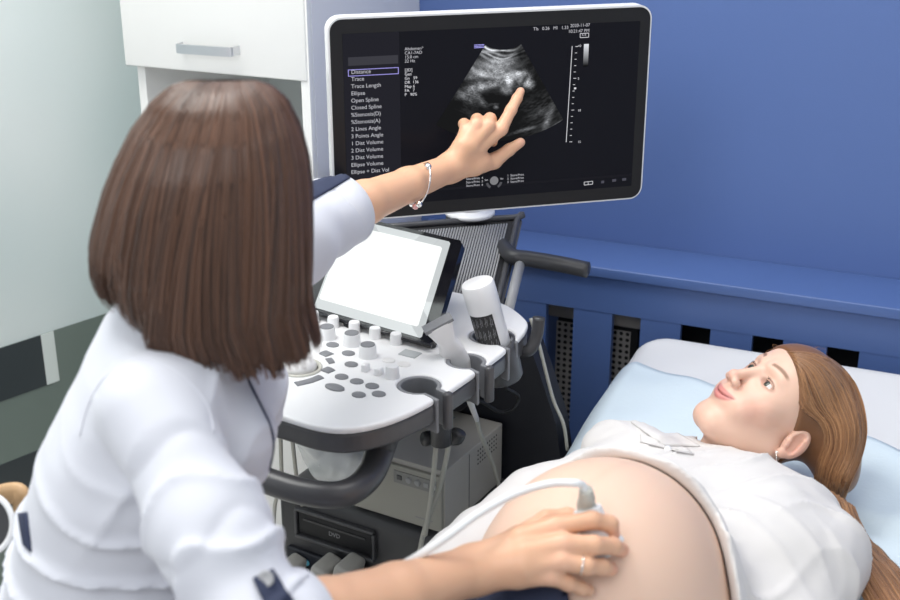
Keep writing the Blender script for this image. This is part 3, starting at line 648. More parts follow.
def fan(a, b):
    t = angL+(angR-angL)*a; r = r0_+(r1_-r0_)*b; x = apx[0]+r*np.cos(t); y = apx[1]+r*np.sin(t)
    rr = np.random.default_rng(3)
    def nz(sx, sy, seed):
        q = np.random.default_rng(seed).random((sx+2, sy+2)); u = a*sx; v = b*sy; i = u.astype(int); j = v.astype(int); fu = u-i; fv = v-j; fu = fu*fu*(3-2*fu); fv = fv*fv*(3-2*fv)
        return q[i, j]*(1-fu)*(1-fv)+q[i+1, j]*fu*(1-fv)+q[i, j+1]*(1-fu)*fv+q[i+1, j+1]*fu*fv
    g = .03*nz(30, 60, 1)+.004
    def blob(px, py, sx, sy, ang, amp):
        cx, cy = mon(px, py); s = .00168; ca, sa = math.cos(math.radians(ang)), math.sin(math.radians(ang)); dx = (x-cx)/s; dy = (y-cy)/s
        return amp*np.exp(-(((dx*ca+dy*sa)/sx)**2+((-dx*sa+dy*ca)/sy)**2))
    lay = np.zeros_like(a)
    for bb, w_, am_ in ((.012, .012, .75), (.055, .012, .40), (.085, .008, .50), (.12, .014, .22), (.20, .03, .16), (.29, .02, .22)):
        bb2 = bb+.012*np.sin(a*9+bb*40); lay += am_*np.exp(-((b-bb2)/w_)**2)*(.4+.9*nz(10, 40, int(bb*1000)))*np.clip(1.25-a*1.1, .25, 1)
    g += lay*np.clip(1.3-1.1*np.abs(a-.45), .3, 1)
    tex = .25+1.3*nz(60, 110, 5)*nz(16, 26, 6)
    for w_ in ((500, 62, 15, 4, -4, .40), (483, 73, 16, 5, 3, .36), (480, 87, 17, 4, 12, .62), (500, 74, 7, 6, 0, .35), (505, 90, 4, 4, 0, .45), (470, 98, 10, 4, -25, .55), (480, 100, 9, 3, -50, .55), (462, 94, 8, 3, 10, .4),
              (510, 80, 2.5, 5, 25, .8), (508, 84, 2.4, 7, 15, .75), (515, 76, 6, 2.6, 10, .95), (521, 78, 2.6, 6, -25, .9), (527, 81, 2.2, 5, -30, .9), (530, 84, 3, 3, 0, 1.3), (519, 73, 8, 2, -12, .55),
              (496, 107, 2, 1.5, 0, 1.1), (494, 104, 5, 1, 0, .4), (557, 125, 9, 1.3, 27, .7), (548, 118, 3, 11, -20, .25), (520, 131, 14, 1.6, 12, .28), (540, 112, 8, 3, 20, .1), (470, 112, 12, 6, -30, .16)): g += blob(*w_)*tex
    for w_ in ((488, 80, 8, 2.2, 5, .5), (517, 84, 2.2, 4, 10, .7)): g *= 1-np.clip(blob(*w_), 0, 1)
    g *= (.75+.5*nz(120, 240, 9)); sm_ = lambda v, p0, p1: np.clip((v-p0)/(p1-p0), 0, 1)
    keepb = (x-mon(452, 60)[0] > 0)*1.0; g *= 1-.75*sm_(b, .40, .52)*(1-sm_(a, .62, .8)); g *= 1-.5*sm_(a, .62, .85)*(1-sm_(b, .5, .7)); return x, y, np.clip(g*1.15-.012, 0, 1)+.0105
grid_img(fan, 190, 260, 'screen_scan_picture')
# monitor stand
nb = mp((xL+xR)/2+.0, yB, -.012); mb = MB(); nk = PN(470, 211, MC-Nm*.235, Nm)
mb.lathe([(.040, -.010), (.046, -.007), (.046, -.002), (.040, .0), (.0005, .001)], (nk[0], nk[1], nk[2]+.002), n=36); mb.out('stand_collar', M['wplas'], mach, smooth=True, world=True)
mb = MB(); mb.tube([nk-ZU*.008-Nm*.03, nk-ZU*.16-Nm*.10], .035, 20); mb.out('stand_post', M['dgrey'], mach, smooth=True, world=True)
mb = MB(); a_ = np.array([nk[0], nk[1], nk[2]]); mb.tube(spline([a_-ZU*.005, a_-Nm*.01+ZU*.06, mp((xL+xR)/2, (yT+yB)/2, -.032)], 6), .022, 14); mb.out('stand_arm', M['wplas2'], mach, smooth=True, world=True)

# ------------------------------------------------------------ things on the machine
# grey recorder box
PBZ = .56
f0 = LZ(445, 472, PBZ); f1 = LZ(510, 425, PBZ); yf = f0[1]; zb = bz+.002; x1b = f0[0]; x0b = LP(352, 450, yf)[0]
dpt = f1[1]-f0[1]; hb = PBZ-zb
rec_t = thing('video_recorder', 'light grey metal recorder box with round front knobs and side vent holes', 'recorder', mw((x0b+x1b)/2, yf+dpt/2, zb), -a30)
wb = x1b-x0b
mb = MB(); mb.box((0, 0, hb/2), (wb, dpt, hb), .002); body = mb.out('case', M['steel'], rec_t, auto=40)
mb = MB(); mb.box((0, -dpt/2-.003, hb*.47), (wb-.006, .008, hb*.90), .0015); frn = mb.out('front_panel', mat('panel_grey', (.36, .35, .31), .5), rec_t, auto=40)
mb = MB(); mb.box((wb*.5-.055, -dpt/2-.0075, hb*.74), (.085, .002, hb*.20), .0005); cs_ = mb.out('control_strip', mat('strip_grey', (.25, .25, .24), .5), frn)
for i, x in enumerate((wb*.5-.062, wb*.5-.044)):
    mb = MB(); mb.lathe([(.0062, 0), (.0062, .001), (.0045, .003), (.0005, .0035)], (x-.005, -dpt/2-.0085, hb*.74), (0, -1, 0)); mb.out('button', M['lgrey'], frn, auto=40)
for i, x in enumerate((wb*.5-.084, wb*.5-.030, wb*.5-.017)):
    mb = MB(); mb.box((x-.002, -dpt/2-.009, hb*.74), (.010, .002, .009), .001); mb.out('button', (M['dgrey2'], M['lgrey'], M['wplas2'])[i], frn)
mb = MB(); mb.box((wb*.30, -dpt/2-.0072, hb*.16), (.034, .0006, .0016)); mb.out('front_print', gtxt, frn)
mb = MB(); mb.box((-.035, .05, hb+.0006), (.09, .06, .001)); mb.out('rating_label', mat('label_teal_grey', (.20, .22, .23), .4), rec_t)
mb = MB()
for i in range(9):
    for j in range(4): mb.lathe([(.0019, 0), (.0019, .0006)], (wb/2-.0002, .0+i*.0085+.012, hb-.014-j*.0085), (1, 0, 0), n=8)
mb.out('vent_holes', M['black'], body)
mb = MB(); mb.box((wb/2+.0002, -.02, hb*.5), (.0008, .0012, hb*.9)); mb.out('seam', M['dgrey2'], body)
# gel bottle in the last holder
bt = P(478, 280, 1.965); bb_ = P(497, 362, 1.98)
a0, a1 = GA0, GA1; ax = a0-a1; ax /= np.linalg.norm(ax)
gb = thing('gel_bottle', 'white cylindrical gel bottle with a black printed label standing in the rear holder', 'bottle', tuple(a1-ax*.065), 0)
Lb = float(np.linalg.norm(a0-a1))+.065; o_ = a1-ax*.065
mb = MB(); mb.lathe([(.012, 0), (.024, .004), (.0255, .012), (.0255, Lb-.048), (.0262, Lb-.047), (.0262, Lb-.006), (.0245, Lb-.001), (.018, Lb), (.0005, Lb+.0005)], o_, ax, n=40); mb.out('bottle_body', M['wplas'], gb, auto=40, world=True)
uu = np.cross(ax, TOW); uu /= np.linalg.norm(uu); ww = np.cross(uu, ax); ww *= np.sign(ww@TOW); uu *= np.sign(uu@RGT)
def cyl(t, h, r): return o_+ax*h+r*(math.sin(t)*uu+math.cos(t)*ww)
V = []; n = 14; t0, t1 = math.radians(-75), math.radians(18)
for i in range(n+1): 
    t = t0+(t1-t0)*i/n; V += [cyl(t, .04, .0259), cyl(t, Lb-.043, .0259)]
mk('label', V, [(2*i, 2*i+2, 2*i+3, 2*i+1) for i in range(n)], mat('label_black', (.012, .012, .013), .5), gb, True, True)
mb = MB(); rr = random.Random(4)
for i in range(5):
    for j in range(3):
        t = t0+.12+i*.30; h = .062+j*.020+rr.uniform(-.002, .002)
        for (ta, ha, tb, hb_) in ((t, h, t+.2, h+rr.uniform(-.006, .006)), (t+.05, h-.006, t+.12, h+.010), (t+.16, h-.004, t+.2, h+.007)):
            mb.tube([cyl(ta, ha, .0261), cyl(tb, hb_, .0261)], .0005, 5)
mb.out('label_marks', mat('label_grey_marks', (.16, .16, .17), .5), gb, world=True)
# transducer resting in the middle holder
T0 = PZ(458, 362, .815); T1 = PZ(440, 328, .878)
ta = T1-T0; ta /= np.linalg.norm(ta); tu = RGT*.85+UPV*.50; tu = tu-ta*(tu@ta); tu /= np.linalg.norm(tu); tw = np.cross(ta, tu)
Lt = float(np.linalg.norm(T1-T0))
tr = thing('linear_transducer', 'white wide-headed scanning probe resting in the middle holder of the panel', 'ultrasound probe', tuple(T0), 0)
def tsdf(p):
    q = p-T0.astype(np.float32); a = q@ta.astype(np.float32); b = q@tu.astype(np.float32); c = q@tw.astype(np.float32)
    hw = np.interp(a, [-.06, -.02, .0, .025, .045, .06, Lt+.012], [.010, .014, .019, .019, .014, .018, .0245]); hc = np.interp(a, [-.06, .0, .03, Lt+.012], [.010, .0145, .013, .0105])
    e = ((np.abs(b)/hw)**3.2+(np.abs(c)/hc)**3.2)**(1/3.2); return np.maximum((e-1)*hc*.8, np.maximum(-.06-a, a-Lt-.008))
V, Q = nets(tsdf, T0-.09, T1+.05, .0013); V = relax(V, Q, 2)
fastmesh('probe_body', V, Q, M['wplas2'], tr, world=True)
tipc = T1+ta*.009
cor = [tipc+tu*x+tw*y+ta*z for z in (-.003, .0022) for x, y in ((-.0235, -.010), (.0235, -.010), (.0235, .010), (-.0235, .010))]
mk('probe_face', cor, [(0, 3, 2, 1), (4, 5, 6, 7), (0, 1, 5, 4), (1, 2, 6, 5), (2, 3, 7, 6), (3, 0, 4, 7)], M['mgrey'], tr, world=True)
mb = MB(); b0 = T0-ta*.055
mb.tube(spline([b0, PZ(470, 400, .73), PZ(477, 420, .67)], 5), [.008, .0078, .0075, .007, .0066, .006, .0055, .005, .0047, .0045, .004], 12); mb.out('strain_relief', M['wplas2'], tr, smooth=True, world=True)
mb = MB(); mb.tube(spline([PZ(476, 417, .675), PZ(481, 435, .62), PZ(488, 452, .565), PZ(494, 468, .52), PZ(500, 490, .46), PZ(505, 520, .38)], 5), .0038, 10); mb.out('cable', M['cable'], tr, smooth=True, world=True)
# looped cable over the hook
lp = [PZ(425, 535, .50), PZ(430, 505, .56), PZ(434, 470, .64), PZ(437, 440, .70), PZ(443, 429, .722), PZ(449, 434, .712), PZ(447, 455, .67), PZ(440, 485, .60), PZ(432, 508, .55), PZ(424, 532, .50), PZ(418, 560, .45)]
mb = MB(); mb.tube(spline(lp, 8), .0042, 10); setp(mb.out('probe_cable', M['cable'], smooth=True), 'thick grey cable looped over the dark hook beside the recorder box', 'cable')
for i, (xa, lb) in enumerate(((281, 'thin grey cable hanging behind the push handle, closest to the coat'), (292, 'thin grey cable hanging behind the push handle, second from the coat'))):
    mb = MB(); mb.tube(spline([PZ(xa-1, 425, .70), PZ(xa+i*2, 455, .62), PZ(xa+i*5, 480, .55), PZ(xa-6+i*16, 505, .48)] + ([PZ(xa-8, 540, .42)] if i == 0 else []), 6), .0034, 8)
    setp(mb.out('hanging_cable', M['cable'], smooth=True), lb, 'cable', 'cables hanging under the control panel')
# clear plastic bag on the lower cabinet
def bag(p):
    q = p-np.array(mw(*LZ(330, 460, .56)), np.float32); q = q.copy(); x = q@RM.astype(np.float32); y = q@BK.astype(np.float32); z = q[..., 2]
    return smin(ell(np.stack([x, y, z], -1), (0, .02, -.01), (.065, .04, .045)), ell(np.stack([x, y, z], -1), (-.04, .0, .03), (.03, .02, .03)), .02)+.004*wave(p, 3, 90)
c_ = mw(*LZ(330, 460, .56)); V, Q = nets(bag, c_-.11, c_+.11, .004)
bagm = mat('clear_film', (.95, .97, .97), .25, trans=.0, spec=.8, alpha=.6)
setp(fastmesh('plastic_bag', V, Q, bagm), 'crumpled clear plastic bag lying under the control panel', 'bag')
mb = MB(); sh = ml(PZ(340, 470, .53)); mb.box(mw(sh[0]-.01, sh[1]+.02, .535), (.11, .07, .004), .001, Matrix.Rotation(.4, 3, 'Z') @ Matrix.Rotation(.35, 3, 'Y')); setp(mb.out('paper_towel', M['wplas'], None), 'folded white paper inside the plastic bag under the panel', 'paper')
# ------------------------------------------------------------ couch, patient
def skinmat(name, base, rough=.42, sss=.12):
    return mat(name, base, rough, sss=sss, attr=True, bump=(450, .10), spec=.4)
skin_p = skinmat('skin_patient', (.7, .5, .4)); skin_n = skinmat('skin_nurse', (.7, .5, .4))
CZ = .60
KX = float(PZ(640, 350, .62)@WV); KY = float(PZ(640, 350, .62)@NV)
couch = thing('examination_couch', 'white padded examination couch standing with its head end at the blue wall', 'couch', WV*(KX+.33)+NV*(KY-.9), -a23)
def kbox(mb, x0, x1, y0, y1, z0, z1, bev): return mb.box(WV*(x0+x1)/2+NV*(y0+y1)/2+ZU*(z0+z1)/2, (x1-x0, y1-y0, z1-z0), bev, Matrix.Rotation(-a23, 3, 'Z'))
cx0, cx1 = KX-.01, KX+.70; cy1 = KY+.03; cy0 = KY-1.95
def pillow_sdf(p):
    x = p@WV.astype(np.float32); y = p@NV.astype(np.float32); z = p[..., 2]
    qx = np.abs(x-(cx0+cx1)/2)-(cx1-cx0)/2+.07; qy = np.abs(y-(cy1-.25))-.27+.07; zc = .563+.03*np.clip((y-(cy1-.5))/.5, 0, 1); qz = np.abs(z-zc)-.055+.045
    d = np.sqrt(np.maximum(qx, 0)**2+np.maximum(qy, 0)**2)+np.minimum(np.maximum(qx, qy), 0)-.07+.045
    return np.sqrt(np.maximum(d, 0)**2+np.maximum(qz, 0)**2)+np.minimum(np.maximum(d, qz), 0)-.045
c_ = WV*(cx0+cx1)/2+NV*(cy1-.25)+ZU*.58
V, Q = nets(pillow_sdf, c_-np.array([.55, .5, .09]), c_+np.array([.55, .5, .09]), .008); fastmesh('headrest', V, Q, M['couch'], couch, world=True)
mb = MB(); kbox(mb, cx0+.0, cx1, cy0, cy1-.53, .50, .60, .03); mb.out('mattress', M['couch'], couch, auto=50, world=True)
mb = MB(); kbox(mb, cx0+.03, cx1-.03, cy0+.03, cy1-.05, .45, .505, .006); mb.out('frame', M['chrome'], couch, auto=50, world=True)
for x in (cx0+.1, cx1-.1):
    for y in (cy0+.12, cy1-.15):
        mb = MB(); kbox(mb, x-.02, x+.02, y-.02, y+.02, 0, .45, .003); mb.out('leg', M['chrome'], couch, auto=50, world=True)
# disposable sheet: a thin skin laid over the headrest and mattress
nx, ny = 90, 120; V = []
xs = np.linspace(cx0-.035, cx1+.03, nx); ys = np.linspace(0, 1, ny)
X_, Y_ = np.meshgrid(xs, ys, indexing='ij'); Y_ = cy0+.05+Y_*((cy1-.14-.22*np.clip((X_-cx0)/.7, 0, 1))-cy0-.05); Pn = WV*X_[..., None]+NV*Y_[..., None]
edge = .055*np.clip((X_-(cx0+.1))/.5, 0, 1)
Zs = .620+.03*np.clip((Y_-(cy1-.5))/.5, 0, 1)
Zs = np.where(Y_ < cy1-.5, np.maximum(.604, .620-.6*(cy1-.5-Y_)), Zs)
dl_ = np.maximum(cx0+.035-X_, X_-(cx1-.035)); Zs = Zs-np.where(dl_ > 0, dl_**2/.045*.8+dl_*.3, 0)
Pn[..., 2] = Zs+.0035; wv = wave(Pn, 12, 22); Pn[..., 2] += .0035*(wv+.8)*np.clip(1, 0, 1)+.006*np.abs(np.sin(Y_*11+2*np.sin(X_*5)))**8

I_ = np.arange(nx*ny).reshape(nx, ny); Q = np.stack([I_[:-1, :-1], I_[1:, :-1], I_[1:, 1:], I_[:-1, 1:]], -1).reshape(-1, 4)
o = fastmesh('disposable_sheet', Pn.reshape(-1, 3), Q, M['sheet']); setp(o, 'pale blue disposable sheet spread over the white couch under the lying woman', 'sheet')
md = o.modifiers.new('thickness', 'SOLIDIFY'); md.thickness = .0012; md.offset = 1

pat = thing('person', 'pregnant woman lying on the couch, white shirt raised, smiling up at the monitor', 'person', (.17, 1.25, .60))
# head frame in camera axes -> world
def cv(r, u, t): v = RGT*r+UPV*u+TOW*t; return v/np.linalg.norm(v)
HU = cv(.82, .53, .05); HNn = cv(-.43, .80, .43); HNn = HNn-HU*(HNn@HU); HNn /= np.linalg.norm(HNn); HR = np.cross(HU, HNn)    # crown, face, side
HR = HR if HR@TOW > 0 else -HR
HS = .915; HC = P(773, 411, 1.86); HA = np.stack([HR, HNn, HU])*HS     # local: x to the near ear, y out of the face, z to the crown
def hp(x, y, z): return HC+(HR*x+HNn*y+HU*z)*HS
def head_sdf(q):                  # q in head axes, metres
    ax = np.abs(q[..., 0]); x = q[..., 0]; y = q[..., 1]; z = q[..., 2]
    m = np.stack([ax, y, z], -1)
    d = ell(q, (0, -.015, .040), (.074, .092, .083))                    # skull
    d = smin(d, ell(q, (0, .030, .030), (.062, .052, .072)), .03)       # forehead and upper face
    d = smin(d, ell(q, (0, .030, -.040), (.052, .050, .062)), .03)      # lower face
    d = smin(d, ell(q, (0, .058, -.094), (.020, .017, .017)), .028)     # chin
    d = smin(d, cone(m, (.052, -.015, -.045), (.018, .052, -.096), .016, .014), .03)  # jaw
    d = smin(d, ell(m, (.040, .045, -.012), (.020, .020, .018)), .02)   # cheekbone
    d = smin(d, ell(m, (.028, .060, -.045), (.020, .018, .020)), .02)   # cheek
    d = smin(d, cone(m, (.012, .080, .030), (.038, .068, .030), .006, .006), .014)    # brow
    d = smax(d, -ell(m, (.032, .092, .010), (.019, .018, .013)), .014)  # eye socket
    d = smin(d, ell(m, (.031, .0655, .009), (.0145, .0135, .0125)), .004)  # lids over the ball
    d = smin(d, cone(q, (0, .081, .014), (0, .098, -.023), .0065, .0085), .009)   # nose
    d = smin(d, ell(q, (0, .101, -.027), (.0095, .0085, .008)), .006)
    d = smin(d, ell(m, (.0115, .094, -.031), (.0072, .0090, .0068)), .005)
    d = smax(d, -ell(m, (.0062, .102, -.0385), (.0033, .0052, .0028)), .002)
    d = smin(d, ell(q, (0, .074, -.052), (.024, .016, .020)), .012)     # muzzle
    lipz = .0085*np.clip(ax/.026, 0, 1.2)**2; yy = y+11*x*x
    zz = z-lipz; l = np.stack([x, yy, zz], -1)
    d = smin(d, ell(l, (0, .0812, -.0545), (.0260, .0088, .0046)), .003)
    d = smin(d, ell(l, (0, .0815, -.0632), (.0210, .0090, .0054)), .003)
    d = smax(d, -ell(l, (0, .0930, -.0587), (.0275, .0085, .0010)), .002)
    # neck
    d = smin(d, cone(q, (0, -.025, -.045), (.014, -.035, -.175), .050, .052), .03)
    return d
def ear_sdf(q):
    x = q[..., 0]; m = q.copy(); 
    e = np.stack([x, q[..., 1], q[..., 2]], -1)
    c = np.array([.076, -.020, -.006], np.float32); r = e-c; a = math.radians(14); Rr = np.array([[1, 0, 0], [0, math.cos(a), -math.sin(a)], [0, math.sin(a), math.cos(a)]], np.float32)
    r = r@Rr.T; r = r@np.array([[.93, .37, 0], [-.37, .93, 0], [0, 0, 1]], np.float32).T
    d = ell(r, (0, 0, 0), (.0088, .0185, .0285))
    d = smax(d, -ell(r, (.008, .001, .002), (.0095, .0112, .0215)), .003)
    d = smin(d, ell(r, (.002, .006, -.026), (.005, .008, .008)), .005)
    d = smin(d, cone(r, (.004, -.006, .014), (.004, -.008, -.010), .0028, .0028), .004)
    d = smin(d, cone(r, (.003, .011, -.002), (.004, .009, -.010), .004, .003), .004)
    return d
def headfull(q): 
    d = head_sdf(q); q2 = q.copy(); q2[..., 0] = np.abs(q2[..., 0]); return smin(d, ear_sdf(q2), .004)
V, Q = nets(headfull, (-.10, -.12, -.185), (.10, .125, .13), .00165); V = relax(V, Q, 2)
def smoothstep(a, b, x): t = np.clip((x-a)/(b-a), 0, 1); return t*t*(3-2*t)
def gs(V, c, r): q = (V-np.array(c))/np.array(r); return np.exp(-(q**2).sum(-1))
Vm = V.copy(); Vm[:, 0] = np.abs(Vm[:, 0])
tint = np.tile(np.array([.76, .50, .385]), (len(V), 1))
def mixc(w, c):
    global tint
    w = np.clip(w, 0, 1)[:, None]; tint = tint*(1-w)+np.array(c)*w
mixc(.40*gs(Vm, (.042, .060, -.030), (.024, .03, .022)), (.80, .36, .28)); mixc(.35*gs(V, (0, .108, -.028), (.014, .012, .012)), (.78, .36, .28)); mixc(.5*gs(Vm, (.084, -.02, -.01), (.012, .03, .03)), (.78, .34, .26)); mixc(.25*gs(V, (0, .07, -.1), (.02, .02, .015)), (.78, .42, .34))
lz = V[:, 2]-.0085*np.clip(Vm[:, 0]/.026, 0, 1.2)**2
lw = smoothstep(.0105, .0080, np.sqrt(((lz+.0592)/1.05)**2+(V[:, 0]/3.1)**2))*(V[:, 1]+11*V[:, 0]**2 > .074); mixc(.85*lw, (.60, .20, .19))
mixc(.8*lw*np.exp(-((lz+.0588)/.0011)**2), (.22, .05, .05))
bx = Vm[:, 0]; bz_ = V[:, 2]-(.033+.006*np.sin(np.clip((bx-.012)/.036, 0, 1)*2.3)); mixc(.85*smoothstep(.0046, .0018, np.abs(bz_)+.05*np.clip(bx-.035, 0, 1))*smoothstep(.012, .017, bx)*smoothstep(.051, .043, bx)*(V[:, 1] > .03), (.22, .11, .06))
mixc(.9*gs(Vm, (.0062, .100, -.0380), (.0032, .006, .0022)), (.16, .05, .04))
# eye slit colouring comes from real balls set behind a lid opening
ex_ = (Vm[:, 0]-.031)/.0135; ez_ = (V[:, 2]-.0085); op = smoothstep(1.0, .85, np.sqrt(np.clip(ex_, -1.5, 1.5)**2+(ez_/.0052)**2))*(V[:, 1] > .055)
mixc(.5*smoothstep(1.5, 1.05, np.sqrt(ex_**2+(ez_/.0062)**2))*(V[:, 1] > .055), (.36, .17, .13))
cut = np.sqrt(ex_**2+(ez_/.0053)**2) < 1.0
V = V - np.array([0, 1, 0])*(.0050*(cut & (V[:, 1] > .055)))[:, None]
headV = HC+V@HA; headQ = Q; headC = tint
# torso: belly, chest, hips, far thigh
BC = P(590, 598, 1.47)
ctr = BC
BU = np.array([math.sin(math.radians(40)), math.cos(math.radians(40)), 0]); BS = np.array([BU[1], -BU[0], 0])   # headward, near side
BA = np.stack([BS, BU, ZU]); b0 = np.array([BC[0], BC[1], .60])
bl = lambda p: (np.asarray(p)-b0)@BA.T
bw_ = lambda s, u, z: b0+BS*s+BU*u+ZU*z
hl_ = bl(HC)
nb_ = bl(hp(.010, -.035, -.16))
BR_ = (.145, .168, .165)
def torso_sdf(p):
    q = (p-b0.astype(np.float32))@BA.T.astype(np.float32)
    d = ell(q, (0, .015, .130), BR_)
    d = smin(d, ell(q, (.0, .02, .08), (.155, .25, .075)), .05)
    d = smin(d, ell(q, (.02, .29, .085), (.155, .16, .075)), .05)
    d = smin(d, ell(q, (.02, -.22, .09), (.18, .16, .085)), .06)
    for s in (-1, 1):
        d = smin(d, cone(q, (.02+s*.09, -.24, .09), (.02+s*.10, -.62, .10), .085, .060), .03); d = smin(d, cone(q, (.02+s*.10, -.62, .10), (.02+s*.11, -1.0, .055), .060, .038), .02)
        d = smin(d, cone(q, (.02+s*.11, -1.0, .045), (.02+s*.12, -1.03, .19), .036, .026), .02)
    d = smin(d, cone(q, (.03, .34, .09), tuple(nb_), .06, .048), .04)
    return d
V, Q = nets(torso_sdf, b0+np.array([-1.0, -1.1, -.02]), b0+np.array([.55, .62, .36]), .006); V = relax(V, Q, 2)
lq = bl(V); tint = np.tile(np.array([.76, .53, .41]), (len(V), 1))
mixc(.35*np.exp(-((lq[:, 0]/.006)**2))*(lq[:, 2] > .2)*.5, (.62, .38, .28))
tV, tQ, tC = V, Q, tint
# near arm under the shirt with its hand by her side
SN = bw_(.128, .335, .072); SF = bw_(-.14, .35, .10)
def limb(fn, pts, h, pad): 
    a = np.array(pts); return nets(fn, a.min(0)-pad, a.max(0)+pad, h)
EN = bw_(.172, .08, .055); WN = bw_(.175, -.15, .05)
EF = P(537, 502, 1.76); WF = P(425, 590, 1.62)
V, Q = limb(lambda p: chain(p, [SN, EN, WN], [.045, .036, .026], .02), [SN, EN, WN], .006, .07)
aV, aQ = V, Q; aC = np.tile(np.array([.80, .56, .44]), (len(V), 1))
def fingerhand(wr, fwd, up, side, s=1.0):
    """relaxed hand: palm and five bent digits; fwd to the fingertips, up out of the back, side towards the thumb"""
    o = lambda f, u_, t: wr+s*(fwd*f+up*u_+side*t)
    segs = []
    for t, base, L, r in ((.030, .088, (.040, .024, .020), .0085), (.010, .092, (.044, .028, .021), .0088), (-.010, .088, (.040, .026, .020), .0083), (-.028, .080, (.031, .020, .018), .0073)):
        a = o(.030, .0, t*.6); k = o(base, .004, t); p1 = o(base+L[0]*.92, -.010, t*1.08); p2 = o(base+L[0]*.92+L[1]*.72, -.028, t*1.1); p3 = o(base+L[0]*.92+L[1]*.72+L[2]*.3, -.044, t*1.1)
        segs.append(([a, k, p1, p2, p3], [.013, r*1.15, r, r*.92, r*.78]))
    segs.append(([o(.012, -.004, .016), o(.045, -.012, .042), o(.078, -.022, .050), o(.100, -.032, .046)], [.014, .013, .010, .0085]))
    return segs
hs = fingerhand(WN, -BU, ZU, -BS)
def hand_fn(segs): return lambda p: __import__('functools').reduce(lambda a, b: smin(a, b, .005), [chain(p, *sg, .004) for sg in segs])
pts_ = [q for sg in hs for q in sg[0]]
V, Q = limb(hand_fn(hs), pts_, .003, .03)
bodyV, bodyQ = join_arr([(headV, headQ), (tV, tQ), (aV, aQ), (V, Q)])
body = fastmesh('body', bodyV, bodyQ, skin_p, pat, world=True, col=np.concatenate([headC, tC, aC, np.tile(np.array([.80, .56, .44]), (len(V), 1))]))
# eyes
eyew = mat('eye_white', (.72, .67, .64), .25, coat=.4); iris = mat('iris_grey_green', (.07, .085, .065), .15, coat=.6); pup = M['black']; lash = mat('lash_brown', (.05, .025, .015), .6)
for s in (-1, 1):
    c = hp(s*.031, .0620, .0085); mb = MB(); n = 20
    mb.lathe([(.0005, -.0118)]+[(.0118*math.sin(t), -.0118*math.cos(t)) for t in np.linspace(.2, 2.94, 14)]+[(.0005, .0118)], c, HNn, n=24); eb = mb.out('eye', eyew, pat, smooth=True, world=True)
    gz = cv(-.30, .78, .20) ; g = HNn*.92+HR*(-.20)-HU*.02; g /= np.linalg.norm(g)
    mb = MB(); mb.lathe([(.0066, .0096), (.0062, .0106), (.0045, .0116), (.0026, .0122), (.0005, .0124)], c, g, n=20); mb.out('iris', iris, eb, smooth=True, world=True)
    mb = MB(); mb.lathe([(.0030, .0118), (.0028, .0126), (.0005, .0127)], c, g, n=16); mb.out('pupil', pup, eb, smooth=True, world=True)
    mb = MB()
    for k in range(17):
        t = -1+2*k/16; x0 = .031+.0132*t; z0 = .0085+.0054*math.sqrt(max(0, 1-t*t)); y0 = .0745-.004*t*t-.0035*max(0, t)
        mb.tube([hp(s*x0, y0-.001, z0), hp(s*(x0+.0012*t), y0+.003, z0+.0014), hp(s*(x0+.002*t), y0+.0050, z0+.0045)], [.0005, .0004, .0001], 5)
    lid = [hp(s*(.031+.0138*t), .0748-.004*t*t-.0035*max(0, t), .0085+.0055*math.sqrt(max(0, 1-t*t))) for t in np.linspace(-1, 1, 13)]
    mb.tube(lid, .0007, 6); mb.out('eyelashes', lash, eb, smooth=True, world=True)
# earring
er = hp(.084, -.008, -.040); mb = MB(); mb.lathe([(.0005, -.0018), (.0016, 0), (.0005, .0018)], er+RGT*0, ZU, n=12); mb.tube([er, er+TOW*.003-UPV*.012], .0007, 6)
mb.lathe([(.0005, -.0030), (.0022, -.0018), (.0028, 0), (.0022, .0018), (.0005, .0030)], er+TOW*.003-UPV*.0145, UPV, n=14)
mb.tube(spline([er+HR*.001, er+HR*.002+UPV*.002+RGT*.002, er-RGT*.001+UPV*.003, er], 4), .0006, 6); mb.out('earring', M['silver'], pat, smooth=True, world=True)
